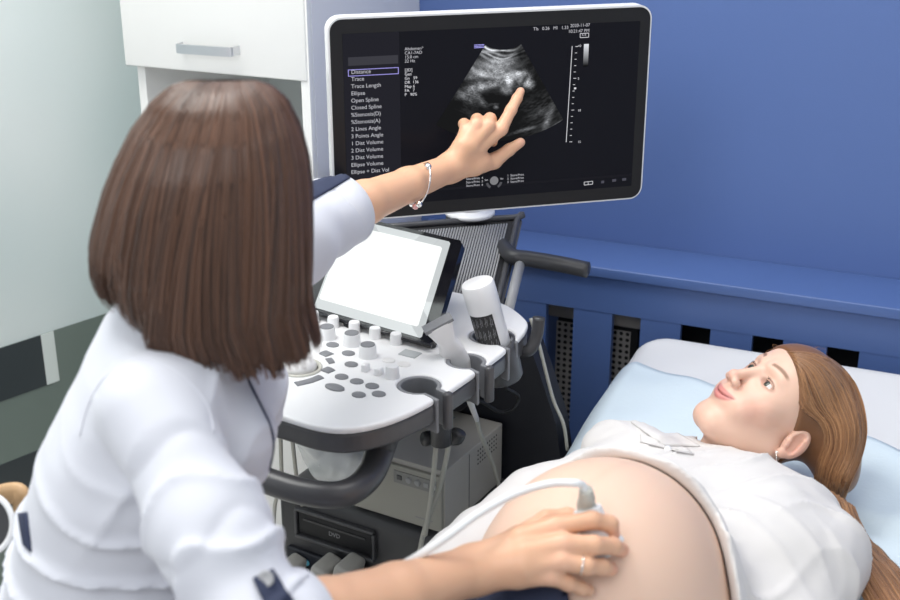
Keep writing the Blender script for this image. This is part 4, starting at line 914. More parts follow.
# hair: cap following the skull plus long locks falling over the headrest
def hairmat(name, c0, c1, rough=.33, sc=260):
    m = mat(name, c0, rough, spec=.45); nt = m.node_tree; b = nt.nodes['Principled BSDF']
    a = nt.nodes.new('ShaderNodeAttribute'); a.attribute_name = 'tint'; sep = nt.nodes.new('ShaderNodeSeparateColor'); nt.links.new(a.outputs['Color'], sep.inputs[0])
    r = nt.nodes.new('ShaderNodeValToRGB'); r.color_ramp.elements[0].color = (*c0, 1); r.color_ramp.elements[1].color = (*c1, 1)
    nt.links.new(sep.outputs[0], r.inputs[0]); nt.links.new(r.outputs[0], b.inputs['Base Color'])
    b.inputs['Anisotropic'].default_value = .6; b.inputs['Sheen Weight'].default_value = .08
    return m
hair_p = hairmat('hair_golden_brown', (.14, .055, .020), (.46, .235, .105))
def ribbons(paths, wid, thick, seed, n=4):
    """each lock is a thin closed strip with its own depth; returns vertices, quads, tint"""
    r = np.random.default_rng(seed); Vs = []; Qs = []; Cs = []; o = 0
    for i, (pts, nrm) in enumerate(paths):
        pts = np.asarray(pts); m = len(pts); T = np.gradient(pts, axis=0); T /= np.linalg.norm(T, axis=1)[:, None]+1e-9
        B = np.cross(T, nrm); B /= np.linalg.norm(B, axis=1)[:, None]+1e-9; N = np.cross(B, T)
        w = wid*r.uniform(.5, 1.4)*(.35+.65*np.sin(np.linspace(.25, math.pi-.12, m)))[:, None]; t = thick*np.minimum(1, w/wid)
        ring = np.stack([pts-B*w, pts+N*t, pts+B*w, pts-N*t], 1).reshape(-1, 3); Vs.append(ring)
        k = np.arange(m-1)[:, None]*4; a = np.arange(4)[None]; q = np.stack([k+a, k+(a+1) % 4, k+4+(a+1) % 4, k+4+a], -1).reshape(-1, 4)[:, ::-1]
        Qs.append(q+o); o += 4*m; c = np.clip(r.normal(.45, .22), 0, 1); Cs.append(np.full((4*m, 3), c))
    return np.concatenate(Vs), np.concatenate(Qs), np.concatenate(Cs)
def hitv(px, py, fn, t0=1.0, t1=2.6, off=0.):   # many lines of sight at once
    px = np.asarray(px, float).ravel(); py = np.asarray(py, float).ravel(); a = (px-450)/F; b = (300-py)/F
    r = np.stack([a, ct+b*st, -st+b*ct], -1); o = np.array([0, 0, H]); t = np.full(len(px), t0); live = np.ones(len(px), bool)
    for _ in range(120):
        ii = np.where(live)[0]
        if not len(ii): break
        d = fn((o+r[ii]*t[ii, None]).astype(np.float32)[:, None])[:, 0]; t[ii] += np.maximum(d*.7, .0003); live[ii] = (d > .0004) & (t[ii] < t1)
    return o+r*(t-off)[:, None], t < t1
# the hair is swept off the face, over the near ear and down behind the shoulder: two guide curves, locks between them
r_ = np.random.default_rng(11)
hc2 = hp(0, -.020, .044)
HAi = np.linalg.inv(HA).astype(np.float32)
def capf(p):
    q = (p-HC.astype(np.float32))@HAi
    d = np.minimum(ell(q, (0, -.020, .044), (.079, .091, .088)), head_sdf(q)-.0045); d = smax(d, .605*(q[..., 1]-.075)-.796*(q[..., 2]-.061), .005)
    d = smin(d, ell(p, P(834, 430, 1.84), (.040, .055, .050)), .03); return smin(d, ell(p, P(836, 468, 1.83), (.032, .045, .038)), .03)
outer = [(784, 352), (806, 352), (830, 358), (850, 376), (862, 402), (866, 432), (860, 460), (850, 482), (842, 505)]
inner = [(788, 358), (792, 367), (795, 380), (797, 396), (803, 410), (818, 422), (824, 440), (817, 462), (812, 490)]
og = np.array(spline(outer, 6), float); ig = np.array(spline(inner, 6), float); NT = len(og); NS, NU = 48, 70
a_, b_ = np.meshgrid(np.linspace(0, 1, NS), np.linspace(0, 1, NU), indexing='ij')
def hpx_(s, t):
    k = np.clip(t, 0, 1)*(NT-1); i0 = np.minimum(k.astype(int), NT-2); f = (k-i0)[..., None]; return (ig[i0]*(1-f)+ig[i0+1]*f)*(1-s[..., None])+(og[i0]*(1-f)+og[i0+1]*f)*s[..., None]
q_ = hpx_(a_, b_); Hh, ok = hitv(q_[..., 0], q_[..., 1], capf, 1.5, 1.95); dd_ = ((Hh-np.array([0, 0, H]))@(-TOW)).reshape(NS, NU); ok = ok.reshape(NS, NU)
for j in range(NU):               # beyond the silhouette keep the last depth met
    g_ok = np.where(ok[:, j])[0]
    dd_[:, j] = np.interp(np.arange(NS), g_ok, dd_[g_ok, j]) if len(g_ok) else (dd_[:, j-1] if j else 1.85)
for _ in range(4): dd_[1:-1, 1:-1] = (dd_[:-2, 1:-1]+dd_[2:, 1:-1]+dd_[1:-1, :-2]+dd_[1:-1, 2:]+4*dd_[1:-1, 1:-1])/8
G3 = np.array([[P(q_[i, j, 0], q_[i, j, 1], dd_[i, j]) for j in range(NU)] for i in range(NS)])
def hsurf(s, t):
    u = np.clip(s, 0, 1)*(NS-1.001); v = np.clip(t, 0, 1)*(NU-1.001); i = u.astype(int); j = v.astype(int); fu = (u-i)[..., None]; fv = (v-j)[..., None]
    return G3[i, j]*(1-fu)*(1-fv)+G3[i+1, j]*fu*(1-fv)+G3[i, j+1]*(1-fu)*fv+G3[i+1, j+1]*fu*fv
V, Q = nets(capf, HC-np.array([.13, .17, .16]), HC+np.array([.19, .17, .16]), .003); capV = relax(V, Q, 3)
paths = []
for i in range(5200):
    s0 = r_.random(); ds = r_.normal(0, .05); t0 = max(0, r_.uniform(-.25, .45)) if r_.random() < .6 else 0; t1 = r_.uniform(.75, 1.0)
    tt_ = np.linspace(t0, t1, 22); ss_ = np.clip(s0+ds*np.sin(tt_*3+s0*9), 0, 1); off = r_.uniform(-.001, .003)
    c = hsurf(ss_, tt_)+TOW*(off+.0015*np.sin(s0*60+tt_*2))[:, None]; 
    nn = TOW[None]*(1-ss_[:, None]*.55)+ (c-hc2)/np.linalg.norm(c-hc2, axis=1)[:, None]*.8; paths.append((c, nn/np.linalg.norm(nn, axis=1)[:, None]))
lv, lq_, lc_ = ribbons(paths, .0010, .0004, 3)
for i in range(26):               # stray flyaway hairs along the crown
    x = r_.uniform(765, 812); a = P(x, 357+abs(x-790)*.05, 1.87); paths.append((np.array(spline([a, a+UPV*.014*r_.random()+RGT*r_.uniform(-.01, .02)+UPV*.006, a+RGT*r_.uniform(.0, .04)+UPV*r_.uniform(.0, .02)], 8)), None))
fly = [(c, np.tile(TOW, (len(c), 1))) for c, n_ in paths[-26:]]; fv, fq, fc = ribbons(fly, .00022, .00018, 6)
tailp = []
for i in range(1700):
    u = r_.normal(0, 1); w_ = np.clip(u, -1.9, 1.9); lift = .012*math.sqrt(max(0, 1-(w_/2)**2))*r_.uniform(.4, 1)
    pts_t = [(842+6*w_, 500+4*w_, .69), (852+7*w_, 530+3*w_, .672), (864+8.5*w_, 555-2*w_, .655), (880+10*w_, 580-5*w_, .648), (896+11*w_, 606-6*w_, .645), (912+12*w_, 636-6*w_, .64), (925+12*w_, 670-6*w_, .635)]
    c_ = np.array(spline([PZ(x+r_.normal(0, .8), y+r_.normal(0, .8), z+lift) for x, y, z in pts_t], 5)); nn = np.tile(TOW*.5+ZU*.8, (len(c_), 1)); tailp.append((c_, nn/np.linalg.norm(nn[0])))
tv, tq, tc_ = ribbons(tailp, .0012, .0006, 5)
V0, Q0 = join_arr([(capV, Q), (lv, lq_), (tv, tq), (fv, fq)])
fastmesh('hair', V0, Q0, hair_p, pat, world=True, col=np.concatenate([np.full((len(capV), 3), .15), lc_, tc_, fc]))
# shirt: shell around chest and arm, open over the belly
def sh_local(p): return (p-b0.astype(np.float32))@BA.T.astype(np.float32)
nbl = nb_
def shirt_sdf(p):
    q = sh_local(p); t = torso_sdf(p); d = t-.014
    s_ = bl(SN); e_ = bl(EN); w_ = bl(WN); f_ = bl(SF); ef = bl(EF); wf_ = bl(WF)
    d = smin(d, ell(q, (.095, .26, .125), (.065, .07, .045)), .06); d = smin(d, ell(q, (-.07, .26, .125), (.065, .07, .045)), .06)
    d = smin(d, cone(q, tuple(nbl), tuple(s_), .046, .060), .04)
    d = smin(d, cone(q, tuple(s_), tuple(e_), .064, .066), .03); d = smin(d, cone(q, tuple(e_), tuple(w_*.4+e_*.6), .066, .064), .02)
    d = smin(d, cone(q, tuple(nbl), tuple(f_), .046, .058), .04)
    far = smin(cone(q, tuple(f_), tuple(ef), .058, .050), cone(q, tuple(ef), tuple(wf_), .050, .044), .02)
    u = q[..., 1]; s = q[..., 0]
    hem = .115-.55*np.clip(np.abs(s)-.09, 0, .2)+.010*np.sin(s*22)
    st1 = np.stack([s*1.5, u*.7, q[..., 2]], -1)
    fold = wave(st1, 21, 26, 4); fold = np.sign(fold)*np.abs(fold)**.7
    fine = wave(np.stack([s*.8+u*.5, u*1.4-s*.5, q[..., 2]], -1), 5, 60, 3)
    d = smin(d, ell(p, P(618, 452, 1.86), (.060, .07, .045)), .05)
    rg = lambda w: (1-np.abs(w))**3
    w1 = np.sin(s*46-u*20+1.8*wave(q, 31, 13)); w2 = np.sin(s*18+u*52+1.8*wave(q, 32, 12))
    d = d+.0045*fold+.0012*fine-.0075*rg(w1)*np.clip(.3+wave(q, 33, 9), 0, 1)-.0065*rg(w2)*np.clip(.3-wave(q, 33, 9), 0, 1)+.002
    far = far+.005*wave(np.stack([s*.5-u*.4, u+s*.5, q[..., 2]*.6], -1), 8, 38, 4)
    d = smin(d, np.sqrt((u-hem-.010)**2+(t-.006)**2*1.4)-.010-.003*fold, .012)
    d = np.maximum(d, -(t-.0015)); d = smax(d, hem-u-.004, .004)
    d = smin(d, np.maximum(far, -(t-.003)), .012)
    neck = cone(q, tuple(nbl*.55+bl(hp(0, -.02, -.06))*.45), tuple(bl(hp(0, -.02, -.04))), .052, .064); d = smax(d, -neck, .006)
    return np.maximum(d, (.012-q[..., 2]))
lo_ = b0+np.array([-.55, -.25, 0]); hi_ = b0+np.array([.55, .68, .32])
V, Q = nets(shirt_sdf, lo_, hi_, .0040); V = relax(V, Q, 2)
shirt = fastmesh('shirt', V, Q, M['shirt'], pat, world=True)
def trous(p):
    q = sh_local(p); t = torso_sdf(p); d = np.abs(t-.006)-.006; hem = -.119-.35*np.clip(q[..., 0]-.045, 0, .2)
    return smax(d, q[..., 1]-hem+.002*wave(p, 4, 60), .004)
V, Q = nets(lambda p: np.maximum(trous(p), -.97-sh_local(p)[..., 1]), b0+np.array([-1.0, -1.05, 0]), b0+np.array([.35, .05, .32]), .006)
fastmesh('trousers', V, Q, M['navy'], pat, world=True)
def hit(px, py, fn, t0=1.0, t1=2.6, off=0):     # first point of a surface along a line of sight
    r = ray(px, py); o = np.array([0, 0, H]); t = t0
    for _ in range(160):
        d = float(fn((o+r*t)[None].astype(np.float32))[0]); 
        if d < .0004: break
        t += max(d*.6, .0004)
        if t > t1: break
    return o+r*(t-off)
def patch(pxs, fn, off, th, m, name, par, nu=12, nv=12, lift=None, t1=2.6):   # cloth piece laid on a surface between four picture corners
    a, b, c, d = [np.array(q, float) for q in pxs]; F_ = []
    for i in range(nu+1):
        for j in range(nv+1):
            u = i/nu; v = j/nv; q = a*(1-u)*(1-v)+b*u*(1-v)+c*u*v+d*(1-u)*v
            F_.append(hit(q[0], q[1], fn, off=off+(lift(u, v) if lift else 0), t1=t1))
    I2 = np.arange((nu+1)*(nv+1)).reshape(nu+1, nv+1); Qp = np.stack([I2[:-1, :-1], I2[1:, :-1], I2[1:, 1:], I2[:-1, 1:]], -1).reshape(-1, 4)
    o = fastmesh(name, np.array(F_), Qp, m, par, True, par is not None); md = o.modifiers.new('thickness', 'SOLIDIFY'); md.thickness = th; md.offset = 0; return o
# collar pieces, a button and the front placket
patch([(628, 420), (650, 417), (700, 446), (664, 446)], shirt_sdf, .004, .0022, M['shirt'], 'collar', shirt, lift=lambda u, v: .012*math.sin(u*3.1)*(1-v*.6))
patch([(640, 434), (688, 449), (694, 455), (640, 442)], shirt_sdf, .0015, .002, M['shirt'], 'collar', shirt, lift=lambda u, v: .002*math.sin(u*3.1))
mb = MB(); bp_ = hit(668, 449, shirt_sdf, off=.003); mb.lathe([(.0055, 0), (.0055, .0015), (.0005, .0018)], bp_, TOW*.5+ZU*.8, n=18); mb.out('button', M['wplas'], shirt, smooth=True, world=True)
# ------------------------------------------------------------ the seated woman in the white coat
nur = thing('person', 'seated woman with a dark brown bob in a white coat, pointing at the monitor', 'person', (-.33, 1.18, .48))
SR = P(152, 404, 1.20); ER = P(262, 636, 1.13); WR = P(474, 570, 1.315)
SL = np.array([-.27, 1.39, 1.075]); EL = P(322, 220, 1.72); WL = PN(450, 168, MC+Nm*.060, Nm)
TL_ = [(.42, -.355, 1.20, .150, .17), (.55, -.357, 1.20, .155, .185), (.70, -.372, 1.20, .142, .172), (.80, -.362, 1.20, .130, .152), (.87, -.348, 1.20, .122, .142), (.95, -.323, 1.20, .118, .148), (.985, -.311, 1.21, .116, .153), (1.03, -.303, 1.22, .098, .153), (1.07, -.299, 1.23, .078, .143), (1.10, -.292, 1.24, .062, .12), (1.125, -.285, 1.24, .050, .075), (1.15, -.27, 1.24, .044, .055)]
def ntorso(p): return loft(p, TL_, 2.3)
HN = np.array([-.235, 1.215, 1.240])
def nbody(p):
    d = ntorso(p)+.012
    d = smin(d, cone(p, (-.285, 1.23, 1.08), HN-np.array([.01, 0, .03]), .052, .050), .02)
    d = smin(d, ell(p, HN+np.array([.0, 0, .01]), (.088, .074, .100)), .02); d = smin(d, ell(p, HN+np.array([.035, .005, -.045]), (.042, .045, .050)), .03)
    for s in (-1, 1):
        d = smin(d, cone(p, (-.34, 1.20+s*.09, .57), (.02, 1.20+s*.11, .55), .085, .062), .03); d = smin(d, cone(p, (.02, 1.20+s*.11, .55), (.0, 1.20+s*.11, .10), .056, .040), .02)
        d = smin(d, cone(p, (-.02, 1.20+s*.11, .055), (.13, 1.20+s*.12, .035), .035, .030), .02)
    return d
V, Q = nets(nbody, (-.56, .98, .0), (.20, 1.46, 1.38), .007); V = relax(V, Q, 2); parts = [(V, Q)]; cols = [np.tile(np.array([.74, .48, .34]), (len(V), 1))]
NSK = np.array([.72, .42, .27])
def N_(px, py, c): return PN(px, py, MC+Nm*c, Nm)
# pointing hand
hw = WL
L_segs = [([hw, N_(476, 148, .054), N_(501, 129, .044)], [.019, .014, .0105]), ([N_(501, 129, .044), N_(511, 110, .033), N_(517, 98.5, .0195), N_(520.5, 91.5, .0085)], [.0105, .0090, .0080, .0068]),
 ([hw, N_(470, 145, .060), N_(488, 125.5, .050)], [.019, .015, .0108]), ([N_(488, 125.5, .050), N_(490, 119, .026), N_(495, 130, .013), N_(493, 142, .022)], [.0108, .0098, .0086, .0075]),
 ([hw, N_(464, 146, .060), N_(476, 125, .050)], [.019, .015, .0104]), ([N_(476, 125, .050), N_(477, 119.5, .025), N_(483, 132, .012), N_(482, 144, .022)], [.0104, .0094, .0082, .0072]),
 ([hw, N_(460, 149, .056), N_(466, 130, .046)], [.018, .014, .0096]), ([N_(466, 130, .046), N_(464, 124, .025), N_(470, 137, .014), N_(472, 146, .022)], [.0096, .0086, .0074, .0066]),
 ([hw, N_(474, 166, .050), N_(494, 161, .038)], [.018, .0155, .0125]), ([N_(494, 161, .038), N_(509, 150, .028), N_(520.5, 142.5, .020)], [.0125, .0096, .0076])]
def fLhand(p):
    d = None
    for pts, rs in L_segs:
        c = chain(p, pts, rs, .004); d = c if d is None else smin(d, c, .0045)
    d = smin(d, cone(p, hw, N_(480, 160, .048), .018, .016), .010)
    wv_ = EL-WL; wv_ /= np.linalg.norm(wv_)
    return smin(d, chain(p, [hw, hw+(EL-WL)*.35, hw+(EL-WL)*.7, EL], [.0215, .0255, .0315, .036], .01), .012)
V, Q = limb(fLhand, [hw, EL]+[q for sg in L_segs for q in sg[0]], .00155, .04); V = relax(V, Q, 2)
c = np.tile(NSK, (len(V), 1))
def tintnear(V, c, pt, r, col, w): 
    g = (w*np.exp(-(((V-pt)**2).sum(1))/r**2))[:, None]; return c*(1-g)+np.array(col)*g
for k in ((501, 127, .055), (488, 123, .060), (476, 123, .060), (466, 128, .055), (511, 109, .04)): c = tintnear(V, c, N_(*k), .012, (.84, .48, .34), .35)
for k in ((521, 90, .012), (522, 141, .022)): c = tintnear(V, c, N_(*k), .009, (.88, .47, .38), .5)
parts.append((V, Q)); cols.append(c)
V, Q = limb(lambda p: chain(p, [SL, EL, EL+(WL-EL)*.05], [.036, .034, .034], .01), [SL, EL], .006, .07); parts.append((V, Q)); cols.append(np.tile(NSK, (len(V), 1)))
# the hand with the probe
R_ = lambda px, py, d: P(px, py, d)
hr = WR

def RB(px, py, off):              # a point lifted off the belly along the line of sight
    q, k = hitv([px], [py], torso_sdf, 1.15, 1.9); d = float((q[0]-np.array([0, 0, H]))@(-TOW)); return P(px, py, d-off)
kI, kM, kR, kP = RB(556, 527, .050), RB(564, 544, .052), RB(561, 561, .050), RB(550, 576, .046)
m1, m2, m3, m4 = [hr*.42+k*.58 for k in (kI, kM, kR, kP)]
R_segs = [([hr, m1+UPV*.004, kI], [.024, .017, .0110]), ([kI, RB(592, 520, .043), RB(610, 524, .030), RB(613, 535, .016)], [.0110, .0095, .0088, .0078]),
 ([hr, m2+TOW*.004, kM], [.024, .018, .0114]), ([kM, RB(594, 545, .044), RB(613, 546, .026), RB(622, 550, .010)], [.0112, .0098, .0090, .0076]),
 ([hr, m3+TOW*.003, kR], [.024, .018, .0108]), ([kR, RB(586, 566, .042), RB(602, 567, .026), RB(611, 569, .010)], [.0106, .0092, .0084, .0074]),
 ([hr, m4, kP], [.023, .016, .0098]), ([kP, RB(568, 583, .032), RB(580, 588, .018), RB(588, 590, .009)], [.0096, .0083, .0076, .0068]),
 ([hr, R_(520, 542, 1.33)*.5+RB(520, 542, .02)*.5, RB(548, 522, .026)], [.022, .017, .0130]), ([RB(548, 522, .026), RB(568, 517, .016), RB(584, 524, .012)], [.0130, .0100, .0082])]
def fRhand(p):
    d = None
    for pts, rs in R_segs:
        c = chain(p, pts, rs, .004); d = c if d is None else smin(d, c, .0045)
    return smin(d, chain(p, [hr, hr+(ER-WR)*.4, hr+(ER-WR)*.75, ER], [.0255, .030, .036, .040], .01), .012)
V, Q = limb(fRhand, [hr, ER]+[q for sg in R_segs for q in sg[0]], .0017, .045); V = relax(V, Q, 2)
c = np.tile(NSK, (len(V), 1))
for k in (kI, kM, kR, kP): c = tintnear(V, c, k+TOW*.01, .012, (.86, .50, .36), .4)
for k in (R_segs[3][0][-1], R_segs[5][0][-1], R_segs[1][0][-1]): c = tintnear(V, c, k+TOW*.004+RGT*.003, .011, (.84, .36, .26), .45)
parts.append((V, Q)); cols.append(c)
V, Q = limb(lambda p: chain(p, [SR*.9+ER*.1, ER], [.034, .036], .01), [SR, ER], .006, .07); parts.append((V, Q)); cols.append(np.tile(NSK, (len(V), 1)))
V, Q = join_arr(parts); fastmesh('body', V, Q, skin_n, nur, world=True, col=np.concatenate(cols))
# ring and bracelet
k2_ = RB(586, 566, .042); rp = kR*.2+k2_*.8; rd = k2_-kR; rd /= np.linalg.norm(rd)
def loop(cn, axd, rad, r, n=32, sag=None):
    a = np.cross(axd, TOW); a /= np.linalg.norm(a); b = np.cross(axd, a); return [cn+rad*(math.cos(t)*a+math.sin(t)*b)+(sag(t) if sag else 0) for t in np.linspace(0, 2*math.pi, n)]
mb = MB(); mb.tube(loop(rp, rd, .0106, 0), .0009, 8, cap=False); mb.lathe([(.0005, 0), (.0018, .0008), (.0005, .0020)], rp+TOW*.0105, TOW, n=10); setp(mb.out('ring', M['silver'], smooth=True), 'thin silver ring on the hand holding the probe', 'ring')
ad = EL-WL; ad /= np.linalg.norm(ad); bc_ = WL+ad*.062
pts = [P(428, 163, 1.86), P(430, 170, 1.845), P(430, 180, 1.84), P(427, 192, 1.845), P(421, 203, 1.855), P(416, 208, 1.87), P(411, 203, 1.90), P(410, 190, 1.93), P(413, 176, 1.935), P(420, 166, 1.915), P(428, 163, 1.86)]
mb = MB(); mb.tube(spline(pts, 6), .0014, 8, cap=False); br = mb.out('bracelet', M['silver'], smooth=True); setp(br, 'silver bangle with round beads hanging on the pointing wrist', 'bracelet')
pink = mat('pink_bead', (.75, .42, .42), .25, .6)
for q, r in (((428, 166.5, 1.852), .0052), ((419, 204, 1.852), .0050), ((415.5, 206.5, 1.858), .0046), ((412, 204, 1.875), .0044)):
    mb = MB(); mb.lathe([(r*math.sin(t)+.0002, -r*math.cos(t)) for t in np.linspace(.1, 3.04, 10)], P(*q), (0, 0, 1), n=16); mb.out('bead', M['silver'] if q[0] != 415.5 else pink, br, smooth=True)
# coat
def coat_sdf(p):
    x = p[..., 0]; y = p[..., 1]; z = p[..., 2]
    d = ntorso(p)-.002
    d = smin(d, cone(p, (-.30, 1.20, 1.06), SR+np.array([.008, .02, -.005]), .050, .050), .05)
    d = smin(d, cone(p, (-.29, 1.26, 1.06), SL, .055, .060), .04)
    d = smin(d, ell(p, (-.235, 1.15, .985), (.048, .055, .055)), .04); d = smin(d, ell(p, (-.235, 1.28, .985), (.048, .055, .055)), .04)
    for s in (-1, 1): d = smin(d, cone(p, (-.33, 1.20+s*.09, .58), (.0, 1.20+s*.10, .56), .105, .085), .04)
    mid = SR*.45+ER*.55+np.array([0, -.002, .0])
    arm = chain(p, [SR+np.array([0, 0, -.004]), mid, ER], [.050, .052, .053], .03)
    f = ER+(WR-ER)*.17; arm = smin(arm, cone(p, ER, f, .056, .047), .02)
    aR = (f-ER)/np.linalg.norm(f-ER); arm = smax(arm, ((p-f.astype(np.float32))@aR.astype(np.float32))-.0, .004)
    al = chain(p, [SL, SL*.4+EL*.6, EL], [.060, .058, .050], .03); f2 = EL+(WL-EL)*.165
    al = smin(al, cone(p, EL, f2, .050, .046), .02); aL = (f2-EL)/np.linalg.norm(f2-EL); al = smax(al, ((p-f2.astype(np.float32))@aL.astype(np.float32)), .004)
    t_ = np.clip(((p-SR.astype(np.float32))@(ER-SR).astype(np.float32))/float((ER-SR)@(ER-SR)), 0, 1.2)
    fa = np.sin(t_*26+wave(p, 3, 14)*2.2)*np.clip(t_*1.6-.35, 0, 1)
    rdg = lambda w: (1-np.abs(w))**3
    arm = arm-.0085*rdg(np.sin(t_*13+2.0*wave(p, 3, 13)))*np.clip(t_*2-.2, 0, 1)+.004*rdg(np.sin(t_*9+2.2*wave(p, 23, 12)))+.0022*wave(p, 14, 34, 3)+.002
    al = al+.0028*wave(p, 16, 45, 3)
    ft = np.sin(z*62+x*24+1.6*wave(p, 9, 15))*np.exp(-((z-.87)/.07)**2)
    wz = np.exp(-((z-.86)/.10)**2)
    d = d-.0105*rdg(np.sin(z*52+x*22+2.0*wave(p, 9, 11)))*wz-.0060*rdg(np.sin(z*22-x*20+2.0*wave(p, 10, 10)))*(1-wz)+.0028*wave(np.stack([x*1.1, y, z*.7], -1), 19, 24, 4)+.003
    d = smin(d, arm, .016); d = smin(d, al, .02)
    return d
def coat_full(p):
    d = coat_sdf(p); nk_ = cone(p, (-.275, 1.235, 1.09), (-.235, 1.22, 1.2), .054, .075); d = smax(d, -nk_, .008)
    hol = np.minimum(cone(p, ER, WR, .033, .036), cone(p, EL, WL, .040, .034))
    d = smax(d, -hol, .004); return np.maximum(d, .46-p[..., 2])
V, Q = nets(coat_full, (-.60, .84, .44), (.12, 1.80, 1.20), .0042); V = relax(V, Q, 2)
coat = fastmesh('coat', V, Q, M['coat'], nur, world=True)
# sleeve cuffs, tabs, button, piping, belt
def cuff(c0, c1, r0, r1, name):
    a = np.array(c0); b = np.array(c1); ax = (b-a)/np.linalg.norm(b-a); L = float(np.linalg.norm(b-a)); mb = MB()
    mb.lathe([(r0, 0), (r0+.002, .001), (r1+.002, L-.001), (r1, L), (r1-.003, L), (r0-.004, .001), (r0-.002, 0)], a, ax, n=48); V2 = np.array(mb.v); V2 = V2+.0018*wave(V2, 2, 40, 3)[:, None]*ax; mb.v = [tuple(v) for v in V2]
    return mb.out(name, M['coat'], coat, smooth=True, world=True)
aL = (WL-EL)/np.linalg.norm(WL-EL); f2 = EL+(WL-EL)*.165; cuff(f2-aL*.048, f2+aL*.004, .052, .048, 'cuff')
aR = (WR-ER)/np.linalg.norm(WR-ER); f1_ = ER+(WR-ER)*.17; cuff(f1_-aR*.045, f1_+aR*.004, .056, .050, 'cuff')
def cfn(p): return np.minimum(coat_sdf(p), np.minimum(cone(p, f1_-aR*.045, f1_, .058, .052), cone(p, f2-aL*.048, f2, .054, .050)))
tb = patch([(253, 578), (272, 569), (300, 612), (272, 618)], cfn, .004, .003, M['navy'], 'sleeve_tab', coat, 10, 16)
mb = MB(); bq = hit(266, 579, cfn, off=.006); nrm_ = bq-(ER*.9+WR*.1); nrm_ = TOW
mb.lathe([(.0072, 0), (.0074, .0012), (.0062, .0024), (.0052, .0018), (.0005, .0018)], bq, TOW*.85+UPV*.2, n=24); tbn = mb.out('button', M['lgrey'], coat, smooth=True, world=True, label='grey button on the navy sleeve tab')
tb2 = patch([(306, 184), (342, 172), (350, 178), (306, 204)], lambda p: np.minimum(cfn(p), 9), .002, .003, M['navy'], 'sleeve_tab', coat, 12, 8)
def seam(pxs, fn, r, m, name, off=.001, n=5):
    pp = spline([np.array(q, float) for q in pxs], n); pp = np.array(pp); pts, ok_ = hitv(pp[:, 0], pp[:, 1], fn, 1.0, 1.5, off); pts = pts[ok_]; md_ = np.median(pts, axis=0); pts = pts[np.linalg.norm(pts-md_, axis=1) < .22]
    for _ in range(3): pts[1:-1] = (pts[:-2]+2*pts[1:-1]+pts[2:])/4
    mb = MB(); mb.tube(list(pts), r, 8); return mb.out(name, m, coat, smooth=True, world=True)
seam([(243, 368), (250, 384), (259, 402), (268, 420), (273, 436), (273, 452), (269, 470)], coat_sdf, .0017, M['navy'], 'front_piping')
seam([(80, 436), (88, 405), (104, 378), (130, 360), (160, 362), (188, 380), (208, 405), (214, 432)], coat_sdf, .0011, M['coat'], 'sleeve_seam', 0)
patch([(19, 514), (27, 512), (31, 552), (24, 545)], coat_sdf, .002, .004, M['navy'], 'belt', coat, 4, 10)
# collar at the nape
mb = MB(); cpt = [(-.285+.058*math.cos(t), 1.237+.062*math.sin(t), 1.128-.018*math.cos(t)) for t in np.linspace(.6, 2*math.pi-.6, 30)]
mb.tube(cpt, .011, 10, flat=1.6); mb.out('collar', M['coat'], coat, smooth=True)
# trousers and shoes
def ntr(p):
    return np.maximum(nbody(p)-.007, np.maximum(p[..., 2]-.60, .075-p[..., 2]))
V, Q = nets(lambda p: np.maximum(ntr(p), -(p[..., 0]+.30)), (-.40, 1.0, .05), (.2, 1.42, .66), .008); fastmesh('trousers', V, Q, M['wplas'], nur, world=True)
def nsh(p): return np.maximum(nbody(p)-.010, p[..., 2]-.085)
V, Q = nets(nsh, (-.12, 1.0, -.0), (.2, 1.42, .10), .006); V[:, 2] = np.maximum(V[:, 2], .001); fastmesh('shoes', V, Q, M['wplas'], nur, world=True)
# bob haircut
HL = np.array([(1.353, -.222, 1.205, .030, .002), (1.347, -.223, 1.205, .047, .026), (1.332, -.225, 1.205, .064, .050), (1.308, -.230, 1.205, .079, .074), (1.275, -.236, 1.205, .092, .090), (1.245, -.2420, 1.205, .1000, .098), (1.20, -.2500, 1.205, .1075, .103), (1.165, -.2545, 1.205, .1105, .105), (1.127, -.2585, 1.205, .1115, .104), (1.09, -.253, 1.205, .113, .098), (1.045, -.243, 1.205, .112, .092)])
HLr = HL[::-1]
ndv = [(-.374, 1.158), (-.345, 1.158), (-.315, 1.152), (-.298, 1.126), (-.262, 1.119), (-.235, 1.105), (-.21, 1.096), (-.17, 1.091), (-.145, 1.094), (-.115, 1.104)]
def hairp(phi, z, off=0.):
    g = [np.interp(z, HLr[:, 0], HLr[:, i]) for i in (1, 2, 3, 4)]
    k = 1+.008*np.sin(phi*5+z*20)
    return np.stack([g[0]+(g[2]*k+off)*np.cos(phi), g[1]+(g[3]*k+off)*np.sin(phi), z+0*phi+off*.3*(z > 1.33)], -1)
def zend(phi): x = hairp(phi, np.full_like(phi, 1.09))[..., 0]; a = np.array(ndv); return np.interp(x, a[:, 0], a[:, 1])
hair_n = hairmat('hair_dark_brown', (.036, .016, .009), (.17, .080, .046), .30)
np_, nz_ = 160, 60; ph = np.linspace(0, 2*math.pi, np_, endpoint=False); tt2 = np.linspace(0, 1, nz_)**1.0
PH, TT = np.meshgrid(ph, tt2, indexing='ij'); ZE = zend(PH)+.006
zz = 1.353-(1.353-ZE)*TT**1.5; shell = hairp(PH, zz, -.004); inn = hairp(PH, zz, -.030)
I_ = np.arange(np_*nz_).reshape(np_, nz_); J_ = np.roll(I_, -1, 0); Qs = np.stack([I_[:, :-1], J_[:, :-1], J_[:, 1:], I_[:, 1:]], -1).reshape(-1, 4)[:, ::-1]
o2 = np_*nz_; bot = np.stack([I_[:, -1], J_[:, -1], J_[:, -1]+o2, I_[:, -1]+o2], -1)
